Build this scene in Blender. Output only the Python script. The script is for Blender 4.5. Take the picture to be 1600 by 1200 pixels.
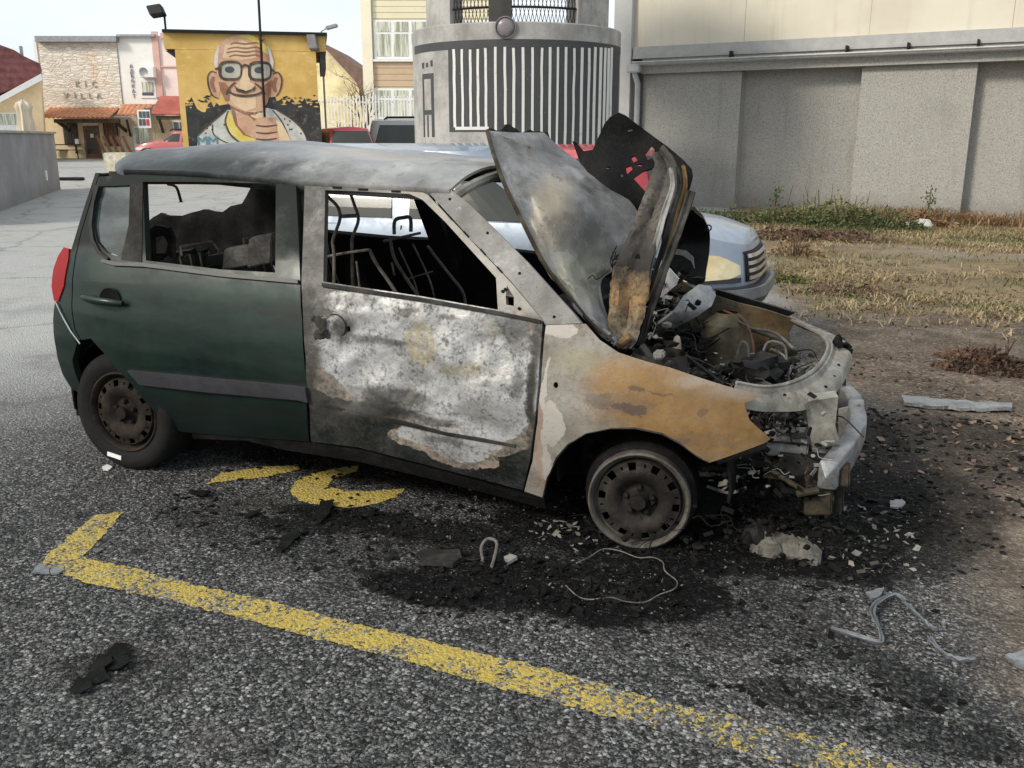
import bpy, bmesh, math, random
from mathutils import Vector, Matrix, noise
from mathutils.geometry import tessellate_polygon
R = math.radians
random.seed(7)
scene = bpy.context.scene
for o in list(bpy.data.objects): bpy.data.objects.remove(o)
C = scene.collection

# ------------------------------------------------------------------ camera
CAM = Vector((3.167, -3.2445, 1.531)); YAW = -.3585; PIT = .2597; FPX = 1447.6
cd = bpy.data.cameras.new('camera'); cam = bpy.data.objects.new('camera', cd); C.objects.link(cam)
cam.location = CAM; cam.rotation_euler = (math.pi/2 - PIT, 0, -YAW)
cd.sensor_width = 36; cd.lens = FPX/1600*36; cd.clip_start = .05; cd.clip_end = 2000
scene.camera = cam
# ------------------------------------------------------------------ sky, sun, exposure
SUN_EL, SUN_AZ = R(34), R(215)         # azimuth measured clockwise from +Y
w = bpy.data.worlds.new('World'); scene.world = w; w.use_nodes = True
wn = w.node_tree; wn.nodes.clear()
sky = wn.nodes.new('ShaderNodeTexSky'); sky.sky_type = 'NISHITA'; sky.sun_disc = False
sky.sun_elevation = SUN_EL; sky.sun_rotation = SUN_AZ; sky.dust_density = 3; sky.air_density = 1.0
tc = wn.nodes.new('ShaderNodeTexCoord'); mp = wn.nodes.new('ShaderNodeMapping'); mp.inputs['Scale'].default_value = (1, 1, 3.2)
cl = wn.nodes.new('ShaderNodeTexNoise'); cl.inputs['Scale'].default_value = 1.7; cl.inputs['Detail'].default_value = 6; cl.inputs['Roughness'].default_value = .55
cr = wn.nodes.new('ShaderNodeMapRange'); cr.inputs[1].default_value = .3; cr.inputs[2].default_value = .62; cr.inputs[3].default_value = .62; cr.inputs[4].default_value = .97
cm = wn.nodes.new('ShaderNodeMix'); cm.data_type = 'RGBA'; cm.inputs[7].default_value = (7.2, 7.7, 8.1, 1)
bg = wn.nodes.new('ShaderNodeBackground'); bg.inputs[1].default_value = .085
wo = wn.nodes.new('ShaderNodeOutputWorld')
L = wn.links.new
L(tc.outputs['Generated'], mp.inputs[0]); L(mp.outputs[0], cl.inputs['Vector']); L(cl.outputs[0], cr.inputs[0]); L(cr.outputs[0], cm.inputs[0])
L(sky.outputs[0], cm.inputs[6]); L(cm.outputs[2], bg.inputs[0]); L(bg.outputs[0], wo.inputs[0])
sd = bpy.data.lights.new('sun', 'SUN'); sd.energy = 1.75; sd.angle = R(12); sd.color = (1, .92, .8)
sun = bpy.data.objects.new('sun', sd); C.objects.link(sun)
sv = Vector((math.sin(SUN_AZ)*math.cos(SUN_EL), math.cos(SUN_AZ)*math.cos(SUN_EL), math.sin(SUN_EL)))
sun.rotation_euler = sv.to_track_quat('Z', 'Y').to_euler()
sun.location = sv*60
vs = scene.view_settings; vs.view_transform = 'Standard'; vs.look = 'None'; vs.exposure = 0.78; vs.gamma = 1; vs.use_curve_mapping = False
scene.render.engine = 'CYCLES'
scene.cycles.max_bounces = 5; scene.cycles.diffuse_bounces = 3; scene.cycles.glossy_bounces = 3; scene.cycles.transmission_bounces = 2

# ------------------------------------------------------------------ geometry of the place (rays from the photograph's station point)
cD = Vector((math.sin(YAW)*math.cos(PIT), math.cos(YAW)*math.cos(PIT), -math.sin(PIT)))
cR = Vector((math.cos(YAW), -math.sin(YAW), 0)); cU = cR.cross(cD); cH = Vector((math.sin(YAW), math.cos(YAW), 0))
def ray(x, y): return cD + (x-800)/FPX*cR + (600-y)/FPX*cU
def atY(x, y, Y):
    v = ray(x, y); return CAM + v*((Y-CAM.y)/v.y)
def gz(x, y):
    D = (Vector((x, y, 0))-CAM).dot(cH)
    t = max(0, D-7)
    return .0125*t*t/(t+4)
def gnd(x, y, dz=0):
    v = ray(x, y); z = 0
    for i in range(25):
        P = CAM + v*((z-CAM.z)/v.z); z = .5*z+.5*(gz(P.x, P.y))
    P.z += dz
    return P
def interp(x, K):
    if x <= K[0][0]: return K[0][1]
    for (a, b), (c, d) in zip(K, K[1:]):
        if x <= c: return b+(d-b)*(x-a)/(c-a)
    return K[-1][1]
def smooth(t): t = max(0, min(1, t)); return t*t*(3-2*t)
def nz(*a): return noise.noise(Vector(a))

# ------------------------------------------------------------------ material helper
class M:
    def __init__(s, name):
        s.m = bpy.data.materials.new(name); s.m.use_nodes = True; s.t = s.m.node_tree; s.t.nodes.clear(); s._p = None
    def n(s, typ, **k):
        nd = s.t.nodes.new('ShaderNode'+typ)
        for a, b in k.items(): setattr(nd, a, b)
        return nd
    def put(s, sock, v):
        if v is None: return
        if hasattr(v, 'links') and hasattr(v, 'node'): s.t.links.new(v, sock)
        elif isinstance(v, (int, float)):
            try: sock.default_value = v
            except TypeError: sock.default_value = (v,)*len(sock.default_value)
        else:
            v = tuple(v)
            if len(sock.default_value) == 4 and len(v) == 3: v += (1,)
            sock.default_value = v
    def pos(s):
        if not s._p: s._p = s.n('NewGeometry').outputs['Position']
        return s._p
    def noise(s, scale, detail=4, rough=.55, vec=None, dist=0, col=False):
        nd = s.n('TexNoise'); s.put(nd.inputs['Vector'], vec or s.pos()); nd.inputs['Scale'].default_value = scale
        nd.inputs['Detail'].default_value = detail; nd.inputs['Roughness'].default_value = rough; nd.inputs['Distortion'].default_value = dist
        return nd.outputs[1 if col else 0]
    def voro(s, scale, feature='F1', vec=None, out='Distance', rnd=1):
        nd = s.n('TexVoronoi', feature=feature); s.put(nd.inputs['Vector'], vec or s.pos()); nd.inputs['Scale'].default_value = scale
        nd.inputs['Randomness'].default_value = rnd
        return nd.outputs[out]
    def mr(s, f, a, b, c=0, d=1, smooth=True):
        nd = s.n('MapRange', interpolation_type='SMOOTHSTEP' if smooth else 'LINEAR'); s.put(nd.inputs[0], f)
        for i, v in enumerate((a, b, c, d)): s.put(nd.inputs[i+1], v)
        return nd.outputs[0]
    def mix(s, f, a, b, blend='MIX'):
        nd = s.n('Mix', data_type='RGBA', blend_type=blend); s.put(nd.inputs[0], f); s.put(nd.inputs[6], a); s.put(nd.inputs[7], b); return nd.outputs[2]
    def math(s, op, a, b=0, c=0):
        nd = s.n('Math', operation=op); s.put(nd.inputs[0], a); s.put(nd.inputs[1], b); s.put(nd.inputs[2], c); return nd.outputs[0]
    def vm(s, op, a, b=None, out=0):
        nd = s.n('VectorMath', operation=op); s.put(nd.inputs[0], a)
        if b is not None: s.put(nd.inputs[1], b)
        return nd.outputs[out]
    def scale(s, v, k): return s.vm('MULTIPLY', v, k)
    def warp(s, amp, scale, detail=4):
        c = s.noise(scale, detail, .6, col=True)
        return s.vm('ADD', s.pos(), s.vm('MULTIPLY', s.vm('SUBTRACT', c, (.5, .5, .5)), (amp,)*3 if isinstance(amp, (int, float)) else amp))
    def blob(s, p, c, r, a=1.15, b=.8):
        d = s.vm('DIVIDE', s.vm('SUBTRACT', p, tuple(c)), tuple(r)); nd = s.n('VectorMath', operation='LENGTH'); s.put(nd.inputs[0], d)
        return s.mr(nd.outputs['Value'], a, b)
    def gran(s, m, k=.8, sc=30, lo=.38, hi=.62):   # breaks a soft mask into a granular, flaking edge
        g = s.math('ADD', s.math('MULTIPLY', s.noise(sc, 6, .75), .6), s.math('MULTIPLY', s.noise(sc*4, 3, .7), .4))
        return s.mr(s.math('ADD', m, s.math('MULTIPLY', s.math('SUBTRACT', g, .5), k*2)), lo, hi)
    def mx(s, *f):
        o = f[0]
        for g in f[1:]: o = s.math('MAXIMUM', o, g)
        return o
    def sep(s, v=None):
        nd = s.n('SeparateXYZ'); s.put(nd.inputs[0], v or s.pos()); return nd.outputs
    def ramp(s, f, stops):
        nd = s.n('ValToRGB'); s.put(nd.inputs[0], f); e = nd.color_ramp.elements
        while len(e) < len(stops): e.new(.5)
        for el, (p, c) in zip(e, stops):
            el.position = p; el.color = (c, c, c, 1) if isinstance(c, (int, float)) else tuple(c)+(1,)
        return nd.outputs[0]
    def bump(s, h, strength=.5, dist=.01, n=None):
        nd = s.n('Bump'); nd.inputs['Strength'].default_value = strength; nd.inputs['Distance'].default_value = dist; s.put(nd.inputs['Height'], h)
        if n is not None: s.put(nd.inputs['Normal'], n)
        return nd.outputs[0]
    def out(s, col=None, rough=.6, metal=0, normal=None, **k):
        b = s.n('BsdfPrincipled'); s.put(b.inputs['Base Color'], col); s.put(b.inputs['Roughness'], rough); s.put(b.inputs['Metallic'], metal)
        if normal is not None: s.put(b.inputs['Normal'], normal)
        for a, v in k.items(): s.put(b.inputs[a.replace('_', ' ')], v)
        o = s.n('OutputMaterial'); s.t.links.new(b.outputs[0], o.inputs[0]); s.bsdf = b
        return s.m
def plain(name, col, rough=.6, metal=0, var=.25, scale=6, bump=.15, bscale=40, bd=.004, **k):
    a = M(name); f = a.noise(scale, 5, .6); g = a.noise(scale*7, 3, .6)
    c1 = tuple(x*(1-var) for x in col); c2 = tuple(min(1, x*(1+var)) for x in col)
    c = a.mix(a.mr(a.math('ADD', a.math('MULTIPLY', f, .7), a.math('MULTIPLY', g, .3)), .35, .65), c1, c2)
    return a.out(c, rough, metal, a.bump(a.noise(bscale, 4, .6), bump, bd) if bump else None, **k)

# ------------------------------------------------------------------ object helpers
def tag(o, label=None, cat=None, group=None, kind=None):
    if label: o['label'] = label
    if cat: o['category'] = cat
    if group: o['group'] = group
    if kind: o['kind'] = kind
    return o
def thing(name, label, cat, loc=(0, 0, 0), rz=0, group=None):
    o = bpy.data.objects.new(name, None); C.objects.link(o); o.location = loc; o.rotation_euler = (0, 0, rz); o.empty_display_size = .2
    return tag(o, label, cat, group)
def root_inv(p):
    while p.parent: p = p.parent
    return (Matrix.Translation(p.location) @ p.rotation_euler.to_matrix().to_4x4()).inverted()
def link(name, me, mat, parent=None, world=True, sharp=35):
    """one mesh object; world=True: vertices come in world coordinates"""
    if parent is not None and world: me.transform(root_inv(parent))
    if sharp is not None:
        me.shade_smooth(); me.set_sharp_from_angle(angle=R(sharp))
    if mat is not None: me.materials.append(mat)
    o = bpy.data.objects.new(name, me); C.objects.link(o)
    if parent is not None: o.parent = parent
    return o
def thicken(bm, t, out=None):
    bm.normal_update()
    if out is not None:
        m = Vector((0, 0, 0))
        for f in bm.faces: m += f.normal*f.calc_area()
        if m.dot(Vector(out)) < 0:
            bmesh.ops.reverse_faces(bm, faces=bm.faces[:]); bm.normal_update()
    fs = bm.faces[:]; be = [e for e in bm.edges if len(e.link_faces) == 1]
    mp_ = {v: bm.verts.new(v.co-v.normal*t) for v in bm.verts[:]}
    ends = []
    for e in be:
        lp = e.link_loops[0]; ends.append((lp.vert, lp.link_loop_next.vert))
    for f in fs: bm.faces.new([mp_[v] for v in reversed(f.verts)])
    for a_, b_ in ends:
        try: bm.faces.new((b_, a_, mp_[a_], mp_[b_]))
        except ValueError: pass
class MB:
    def __init__(s): s.v = []; s.f = []
    def add(s, vs, fs):
        k = len(s.v); s.v += [tuple(v) for v in vs]; s.f += [tuple(i+k for i in f) for f in fs]; return s
    def hexa(s, p):   # 8 points: bottom 4 ccw, top 4
        return s.add(p, [(3, 2, 1, 0), (4, 5, 6, 7), (0, 1, 5, 4), (1, 2, 6, 5), (2, 3, 7, 6), (3, 0, 4, 7)])
    def box(s, x0, x1, y0, y1, z0, z1):
        return s.hexa([(x0, y0, z0), (x1, y0, z0), (x1, y1, z0), (x0, y1, z0), (x0, y0, z1), (x1, y0, z1), (x1, y1, z1), (x0, y1, z1)])
    def obox(s, c, ax, ay, az):   # oriented box from centre and half axes
        c, ax, ay, az = map(Vector, (c, ax, ay, az))
        return s.hexa([c+ax*i+ay*j+az*k for k in (-1, 1) for i, j in ((-1, -1), (1, -1), (1, 1), (-1, 1))])
    def beam(s, a, b, w, h, up=(0, 0, 1)):
        a, b = Vector(a), Vector(b); d = b-a; dn = d.normalized(); up = Vector(up)
        sd = dn.cross(up)
        if sd.length < 1e-3: sd = dn.cross(Vector((0, 1, 0)))
        sd.normalize(); u = sd.cross(dn)
        return s.obox((a+b)/2, d/2, sd*w/2, u*h/2)
    def tube(s, pts, r, n=8, cap=True):
        pts = [Vector(p) for p in pts]; k = len(s.v); m = len(pts); rs = r if isinstance(r, (list, tuple)) else [r]*m
        ref = None
        for i, p in enumerate(pts):
            d = (pts[min(i+1, m-1)]-pts[max(i-1, 0)]).normalized()
            if ref is None: ref = d.orthogonal().normalized()
            ref = (ref-d*ref.dot(d)).normalized(); b = d.cross(ref)
            for j in range(n):
                a = 2*math.pi*j/n; s.v.append(tuple(p+(ref*math.cos(a)+b*math.sin(a))*rs[i]))
        for i in range(m-1):
            for j in range(n): s.f.append((k+i*n+j, k+i*n+(j+1) % n, k+(i+1)*n+(j+1) % n, k+(i+1)*n+j))
        if cap:
            s.f.append(tuple(k+j for j in range(n))[::-1]); s.f.append(tuple(k+(m-1)*n+j for j in range(n)))
        return s
    def lathe(s, prof, c, axis=(0, -1, 0), n=48, skip=None):   # prof: (radius, along axis)
        c = Vector(c); ax = Vector(axis).normalized(); e1 = Vector((0, 0, 1)); e1 = (e1-ax*e1.dot(ax)).normalized() if abs(ax.z) < .9 else Vector((1, 0, 0)); e2 = ax.cross(e1)
        k = len(s.v)
        for r, h in prof:
            for j in range(n):
                a = 2*math.pi*j/n; s.v.append(tuple(c+ax*h+(e1*math.cos(a)+e2*math.sin(a))*r))
        for i in range(len(prof)-1):
            for j in range(n):
                if skip and skip(i, j): continue
                s.f.append((k+i*n+j, k+(i+1)*n+j, k+(i+1)*n+(j+1) % n, k+i*n+(j+1) % n))
        return s
    def grid(s, fn, nu, nv):
        k = len(s.v)
        for i in range(nu+1):
            for j in range(nv+1): s.v.append(tuple(fn(i/nu, j/nv)))
        for i in range(nu):
            for j in range(nv):
                a = k+i*(nv+1)+j; s.f.append((a, a+nv+1, a+nv+2, a+1))
        return s
    def blob(s, c, r, seed=0, rough=.35, sub=2, freq=1.6):
        bm = bmesh.new(); bmesh.ops.create_icosphere(bm, subdivisions=sub, radius=1); k = len(s.v); r = Vector(r) if not isinstance(r, (int, float)) else Vector((r, r, r))
        for v in bm.verts:
            q = v.co*freq+Vector((seed*3.1, seed*1.7, seed)); m = 1+rough*noise.noise(q)+rough*.5*noise.noise(q*2.3)
            s.v.append((c[0]+v.co.x*r.x*m, c[1]+v.co.y*r.y*m, c[2]+v.co.z*r.z*m))
        for f in bm.faces: s.f.append(tuple(k+v.index for v in f.verts))
        bm.free(); return s
    def mesh(s, name):
        me = bpy.data.meshes.new(name); me.from_pydata(s.v, [], s.f); me.update(); return me
    def build(s, name, mat, parent=None, world=True, sharp=35, solid=0, bevel=0):
        me = s.mesh(name)
        if solid or bevel:
            bm = bmesh.new(); bm.from_mesh(me)
            bmesh.ops.recalc_face_normals(bm, faces=bm.faces)
            if solid: thicken(bm, solid)
            if bevel: bmesh.ops.bevel(bm, geom=[e for e in bm.edges if len(e.link_faces) == 2 and e.calc_face_angle(0) > .5], offset=bevel, segments=2, affect='EDGES', clamp_overlap=True)
            bm.to_mesh(me); bm.free()
        return link(name, me, mat, parent, world, sharp)
def catmull(pts, n=6):
    pts = [Vector(p) for p in pts]; out = []
    for i in range(len(pts)-1):
        p0, p1, p2, p3 = pts[max(i-1, 0)], pts[i], pts[i+1], pts[min(i+2, len(pts)-1)]
        for k in range(n):
            t = k/n; out.append(.5*((2*p1)+(p2-p0)*t+(2*p0-5*p1+4*p2-p3)*t*t+(3*p1-p0-3*p2+p3)*t**3))
    out.append(pts[-1]); return out
def sheet(outline, holes, fn, thick, step, name, mat, parent=None, world=True, sharp=35, out=(0, -1, 0)):
    """flat (a,b) outline with holes, cut into a fine grid, mapped by fn(a,b)->world point, given thickness"""
    polys = [[Vector((p[0], p[1], 0)) for p in outline]]+[[Vector((p[0], p[1], 0)) for p in h] for h in holes]
    flat = [p for q in polys for p in q]; tris = tessellate_polygon(polys)
    bm = bmesh.new(); vs = [bm.verts.new(p) for p in flat]
    for t in tris:
        try: bm.faces.new([vs[i] for i in t])
        except ValueError: pass
    if step:
        xs = [p.x for p in flat]; ys = [p.y for p in flat]
        for lo, hi, ax in ((min(xs), max(xs), 0), (min(ys), max(ys), 1)):
            g = math.floor(lo/step)*step+step
            while g < hi:
                co = [0, 0, 0]; no = [0, 0, 0]; co[ax] = g; no[ax] = 1
                bmesh.ops.bisect_plane(bm, geom=bm.verts[:]+bm.edges[:]+bm.faces[:], plane_co=co, plane_no=no, dist=1e-5); g += step
    bmesh.ops.recalc_face_normals(bm, faces=bm.faces)
    for v in bm.verts: v.co = fn(v.co.x, v.co.y)
    bm.normal_update()
    if thick: thicken(bm, thick, out)
    me = bpy.data.meshes.new(name); bm.to_mesh(me); bm.free()
    return link(name, me, mat, parent, world, sharp)

# ================================================================== THE GROUND
def asphalt_nodes(a):
    x, y, z = a.sep(); cv = a.n('CombineXYZ'); a.put(cv.inputs[0], x); a.put(cv.inputs[1], y); p = cv.outputs[0]
    pw = a.vm('ADD', p, a.vm('MULTIPLY', a.noise(45, 2, .5, vec=p, col=True), (.012, .012, 0)))
    v1 = a.voro(74, vec=pw, out='Color'); d1 = a.voro(74, vec=pw); v2 = a.voro(170, vec=pw, out='Color'); d2 = a.voro(170, vec=pw)
    r1 = a.sep(v1)[0]; r2 = a.sep(v2)[1]; a.cell = a.sep(v1)[1]; a.cell2 = a.sep(v2)[2]
    stone = a.ramp(r1, [(0, (.012, .0122, .0125)), (.3, (.045, .0455, .046)), (.55, (.135, .135, .132)), (.85, (.25, .248, .24)), (1, (.38, .375, .36))])
    fine = a.ramp(r2, [(0, (.011, .0112, .0115)), (.6, (.05, .0505, .051)), (1, (.2, .2, .195))])
    gap = a.mr(d1, .42, .66)
    c = a.mix(gap, stone, fine)
    c = a.mix(a.mr(a.noise(55, 2, .5, vec=p), .5, .62), c, fine)
    # broad noise that breaks up the edge of the paler yard
    far = a.noise(.35, 4, .6, vec=p)
    h = a.math('SUBTRACT', a.math('MULTIPLY', r1, .5), d1)
    h = a.math('ADD', h, a.math('MULTIPLY', a.math('SUBTRACT', 0, d2), .4))
    return p, c, h, far
def soot_shade_nodes(a, p, spots):
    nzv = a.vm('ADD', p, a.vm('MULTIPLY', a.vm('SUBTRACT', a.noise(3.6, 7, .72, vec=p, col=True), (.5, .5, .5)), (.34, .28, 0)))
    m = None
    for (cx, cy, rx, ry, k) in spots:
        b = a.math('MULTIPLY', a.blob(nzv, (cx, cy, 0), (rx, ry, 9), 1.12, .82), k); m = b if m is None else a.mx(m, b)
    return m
G = lambda x, y: gnd(x, y)
SOOT_SHADE_SPOTS = [(1.95, -.55, .36, .16, 1), (2.28, -.43, .44, .22, 1), (2.6, -.32, .3, .24, 1), (1.5, -.12, .6, .13, .95), (2.1, -.2, .5, .16, .85), (1.12, -.27, .26, .08, .9), (1.9, -.08, .3, .1, .9), (2.45, .1, .7, .28, 1), (3.0, .22, .5, .3, 1), (2.75, .75, 1.0, .8, 1),
         (.8, -.34, .32, .1, .55), (1.8, -.25, 1.4, .4, .38), (3.4, .9, .45, .75, .8), (3.12, -.8, .2, .08, .7), (3.42, -.62, .13, .13, .7), (3.5, -.85, .2, .1, .6), (3.0, -.5, .4, .14, .4), (1.2, .75, 1.5, .55, .85), (2.7, 1.8, .9, .6, .85), (3.7, 1.8, .55, .6, .65), (1.15, -1.36, .16, .1, .6), (3.3, .35, .35, .3, .8)]  # burn stains, plus the shade beneath the car painted in as a wide spot
a = M('ground_asphalt_soil'); p, c, h, far = asphalt_nodes(a)
x, y, z = a.sep(p)
# asphalt colour goes paler toward the open yard, darker in the parking bays
yard = a.mr(a.math('ADD', a.math('ADD', a.math('MULTIPLY', x, -.55), a.math('MULTIPLY', y, .5)), a.math('MULTIPLY', a.math('SUBTRACT', far, .5), 1.5)), -.2, 3.2)
c = a.mix(yard, c, a.mix(.78, c, (.54, .54, .52)))
crack = a.mr(a.voro(.33, 'DISTANCE_TO_EDGE', vec=a.vm('ADD', p, a.vm('MULTIPLY', a.noise(.9, 5, .6, vec=p, col=True), (1.1, 1.1, 0)))), .0, .02, 1, 0)
c = a.mix(a.math('MULTIPLY', crack, .3), c, (.04, .04, .042))
pt = a.mr(a.noise(1.1, 5, .6, vec=p), .5, .7)
c = a.mix(a.math('MULTIPLY', pt, .4), c, a.mix(.6, c, (.035, .035, .04)))
tarm = a.mr(a.noise(5.5, 6, .7, vec=p), .52, .64); c = a.mix(a.math('MULTIPLY', tarm, a.mr(yard, 0, .5, .6, .08)), c, a.mix(.75, c, (.012, .012, .0125)))
brown = a.mr(a.noise(1.9, 5, .65, vec=p), .52, .72)
c = a.mix(a.math('MULTIPLY', brown, .3), c, (.105, .085, .068))
# soil
dm = a.mr(a.math('ADD', a.math('ADD', x, a.math('MULTIPLY', y, .19)), a.math('MULTIPLY', a.math('SUBTRACT', a.noise(1.1, 6, .65, vec=p), .5), 1.3)), 3.42, 3.95)
sn = a.noise(2.3, 7, .7, vec=p)
soil = a.ramp(sn, [(.25, (.045, .036, .03)), (.45, (.13, .1, .076)), (.6, (.24, .19, .145)), (.8, (.37, .31, .24))])
grit = a.ramp(a.sep(a.voro(60, vec=p, out='Color'))[0], [(0, (.03, .026, .022)), (.7, (.12, .1, .08)), (.95, (.3, .27, .22)), (1, (.5, .47, .4))])
soil = a.mix(.42, soil, grit); soil = a.mix(a.math('MULTIPLY', a.mr(y, 5.0, 7.0), a.mr(sn, .38, .6, .3, .75)), soil, a.mix(grit, (.3, .22, .12), (.46, .37, .22)))
pale = a.math('MULTIPLY', a.mr(y, 8.2, 10.5), a.mr(a.noise(.6, 4, .6, vec=p), .42, .6))
soil = a.mix(a.math('MULTIPLY', pale, .75), soil, a.mix(.4, (.42, .36, .29), grit))
c = a.mix(dm, c, soil)
soot = soot_shade_nodes(a, p, SOOT_SHADE_SPOTS)
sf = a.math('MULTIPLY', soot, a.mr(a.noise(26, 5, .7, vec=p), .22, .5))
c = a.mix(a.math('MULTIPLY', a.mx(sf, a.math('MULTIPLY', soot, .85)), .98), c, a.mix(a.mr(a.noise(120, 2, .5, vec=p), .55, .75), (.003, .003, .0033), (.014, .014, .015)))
ash = a.math('MULTIPLY', a.math('MULTIPLY', a.mr(soot, .15, .8), a.mr(a.voro(48, vec=p, out='Distance'), .16, .1)), a.mr(a.noise(6, 3, .6, vec=p), .5, .58))
c = a.mix(a.math('MULTIPLY', ash, .7), c, (.3, .3, .29))
hh = a.math('ADD', h, a.math('MULTIPLY', a.noise(18, 5, .7, vec=p), 1.2))
m_ground = a.out(c, a.mr(a.noise(30, 3, .5, vec=p), .3, .7, .7, .95), 0, a.bump(hh, .85, .014), Specular_IOR_Level=.1)
mb = MB()
ds = [-9, -4, -1, 0, .6, 1.2]+[1.2+.5*i for i in range(1, 30)]+[17+2*i for i in range(1, 14)]+[50, 60, 75, 100, 140, 200, 320, 600]
ss = [-500, -250, -120, -70]+[-46+2*i for i in range(46)]+[60, 100, 200, 400]
for D in ds:
    for s_ in ss:
        P = Vector((CAM.x, CAM.y, 0))+cH*D+cR*s_; mb.v.append((P.x, P.y, gz(P.x, P.y)))
n = len(ss)
mb.f = [(i*n+j, i*n+j+1, (i+1)*n+j+1, (i+1)*n+j) for i in range(len(ds)-1) for j in range(n-1)]
tag(mb.build('ground', m_ground, sharp=None), kind='structure')

# yellow bay markings: thin worn paint sheets on the asphalt
def paint_mat(name, keep, soot_shade_k, wearx=None):
    a = M(name); p, c, h, far = asphalt_nodes(a); x, y, z = a.sep(p)
    wear = a.math('ADD', a.math('ADD', a.math('MULTIPLY', a.noise(70, 4, .65, vec=p), .5), a.math('MULTIPLY', a.noise(7, 5, .65, vec=p), .55)), a.math('ADD', a.math('MULTIPLY', a.cell, .16), a.math('MULTIPLY', a.cell2, .08)))
    wear = a.math('ADD', wear, a.math('MULTIPLY', h, .10))
    t = keep
    if wearx: t = a.math('SUBTRACT', keep, a.mr(x, wearx[0], wearx[1], 0, wearx[2]))
    mask = a.mr(a.math('SUBTRACT', t, wear), -.025, .03)
    yel = a.mix(a.noise(14, 4, .6, vec=p), (.36, .25, .035), (.49, .39, .1))
    yel = a.mix(a.mr(a.noise(60, 3, .6, vec=p), .5, .75), yel, (.36, .27, .07))
    if soot_shade_k:
        s = soot_shade_nodes(a, p, SOOT_SHADE_SPOTS)
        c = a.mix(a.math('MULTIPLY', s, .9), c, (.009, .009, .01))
    return a.out(a.mix(mask, c, yel), .8, 0, a.bump(a.math('ADD', h, a.math('MULTIPLY', mask, .35)), .7, .01))
m_paint = paint_mat('worn_yellow_paint', .635, True, (2.5, 2.95, .11)); m_paint2 = paint_mat('yellow_symbol_paint', .72, False)
def ragged_edge(q, step, amp, seed=0):
    out = []
    for (x0, y0), (x1, y1) in zip(q, q[1:]+q[:1]):
        L_ = math.hypot(x1-x0, y1-y0); n = max(1, int(L_/step))
        for i in range(n):
            t = i/n; x, y = x0+(x1-x0)*t, y0+(y1-y0)*t; out.append((x+amp*nz(x*31, y*31, seed)+amp*nz(x*80, y*80, seed+4), y+amp*nz(x*33, y*29, seed+9)+amp*nz(x*77, y*83, seed+5)))
    return out
def px_sheet(name, poly, mat, parent=None, dz=.0025, thick=0, step=None, holes=()):
    f = lambda p: (lambda q: (q.x, q.y))(gnd(*p))
    return sheet(ragged_edge([f(q) for q in poly], .012, .011), [], lambda u, v: Vector((u, v, gz(u, v)+dz)), thick, step, name, mat, parent, sharp=None)
o = px_sheet('bay_line', [(150, 806), (192, 800), (176, 822), (128, 872), (200, 886), (300, 913), (420, 940), (560, 975), (700, 1010), (840, 1042), (960, 1075), (1045, 1100), (1150, 1118), (1240, 1142), (1340, 1165), (1420, 1196), (1500, 1230), (1400, 1240), (1330, 1215), (1200, 1190), (1100, 1162), (1000, 1132), (880, 1102), (760, 1070), (620, 1030), (480, 995), (340, 957), (220, 930), (130, 910), (85, 893), (56, 888), (75, 868), (110, 836)], m_paint)
tag(o, kind='structure')
o = px_sheet('bay_symbol', [(322, 757), (345, 740), (400, 731), (465, 727), (468, 734), (410, 747), (360, 751)], m_paint2); tag(o, kind='structure')
ring = [(452, 768), (462, 752), (485, 742), (520, 733), (560, 728), (556, 738), (520, 748), (512, 760), (540, 768), (580, 768), (632, 764), (618, 778), (585, 788), (548, 794), (500, 790), (468, 784)]
o = px_sheet('bay_symbol', ring, m_paint2); tag(o, kind='structure')

# ================================================================== BACKGROUND BUILDINGS
class Fac:
    """a facade plane: origin on the ground, e runs to the right, local y runs away from the viewer"""
    def __init__(s, O, yaw_off=0):
        ang = -YAW+yaw_off; s.O = Vector(O); s.e = Vector((math.cos(ang), math.sin(ang), 0)); s.a = Vector((-s.e.y, s.e.x, 0)); s.rz = ang
    def l(s, px, py, y=0):
        v = ray(px, py); P0 = s.O+s.a*y; t = (P0-CAM).dot(s.a)/v.dot(s.a); P = CAM+v*t
        return (P-s.O).dot(s.e), P.z-s.O.z
    def box(s, mb, x0, y0, x1, y1, f, b, ground=False):
        my = (y0+y1)/2; mx = (x0+x1)/2
        s0 = s.l(x0, my, f)[0]; s1 = s.l(x1, my, f)[0]; z1 = s.l(mx, y0, f)[1]; z0 = -.3 if ground else s.l(mx, y1, f)[1]
        mb.box(s0, s1, f, b, z0, z1); return mb
    def part(s, parent, name, mat, x0, y0, x1, y1, f, b, ground=False, bevel=0):
        return s.box(MB(), x0, y0, x1, y1, f, b, ground).build(name, mat, parent, world=False, bevel=bevel)
    def poly(s, parent, name, mat, pts, f, b):
        q = [s.l(px, py, f) for px, py in pts]
        return sheet(q, [], lambda u, v: Vector((u, f, v)), b-f, None, name, mat, parent, world=False, sharp=None)
    def stroke(s, parent, name, mat, pts, w, f, th=.002):
        q = [Vector((*s.l(px, py, f), 0)) for px, py in pts]; q = catmull(q, 5); mb = MB(); L_, R_ = [], []
        for i, p in enumerate(q):
            d = (q[min(i+1, len(q)-1)]-q[max(i-1, 0)]).normalized(); nn = Vector((-d.y, d.x, 0)); k = w*(.55+.45*math.sin(math.pi*(i+.5)/len(q)))
            L_.append(p+nn*k/2); R_.append(p-nn*k/2)
        m = len(q)
        for P in L_+R_: mb.v.append((P.x, f, P.y))
        mb.f = [(i, i+1, m+i+1, m+i) for i in range(m-1)]
        return mb.build(name, mat, parent, world=False, sharp=None, solid=th)
    def thing(s, name, label, cat, group=None): return thing(name, label, cat, s.O, s.rz, group)
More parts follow.
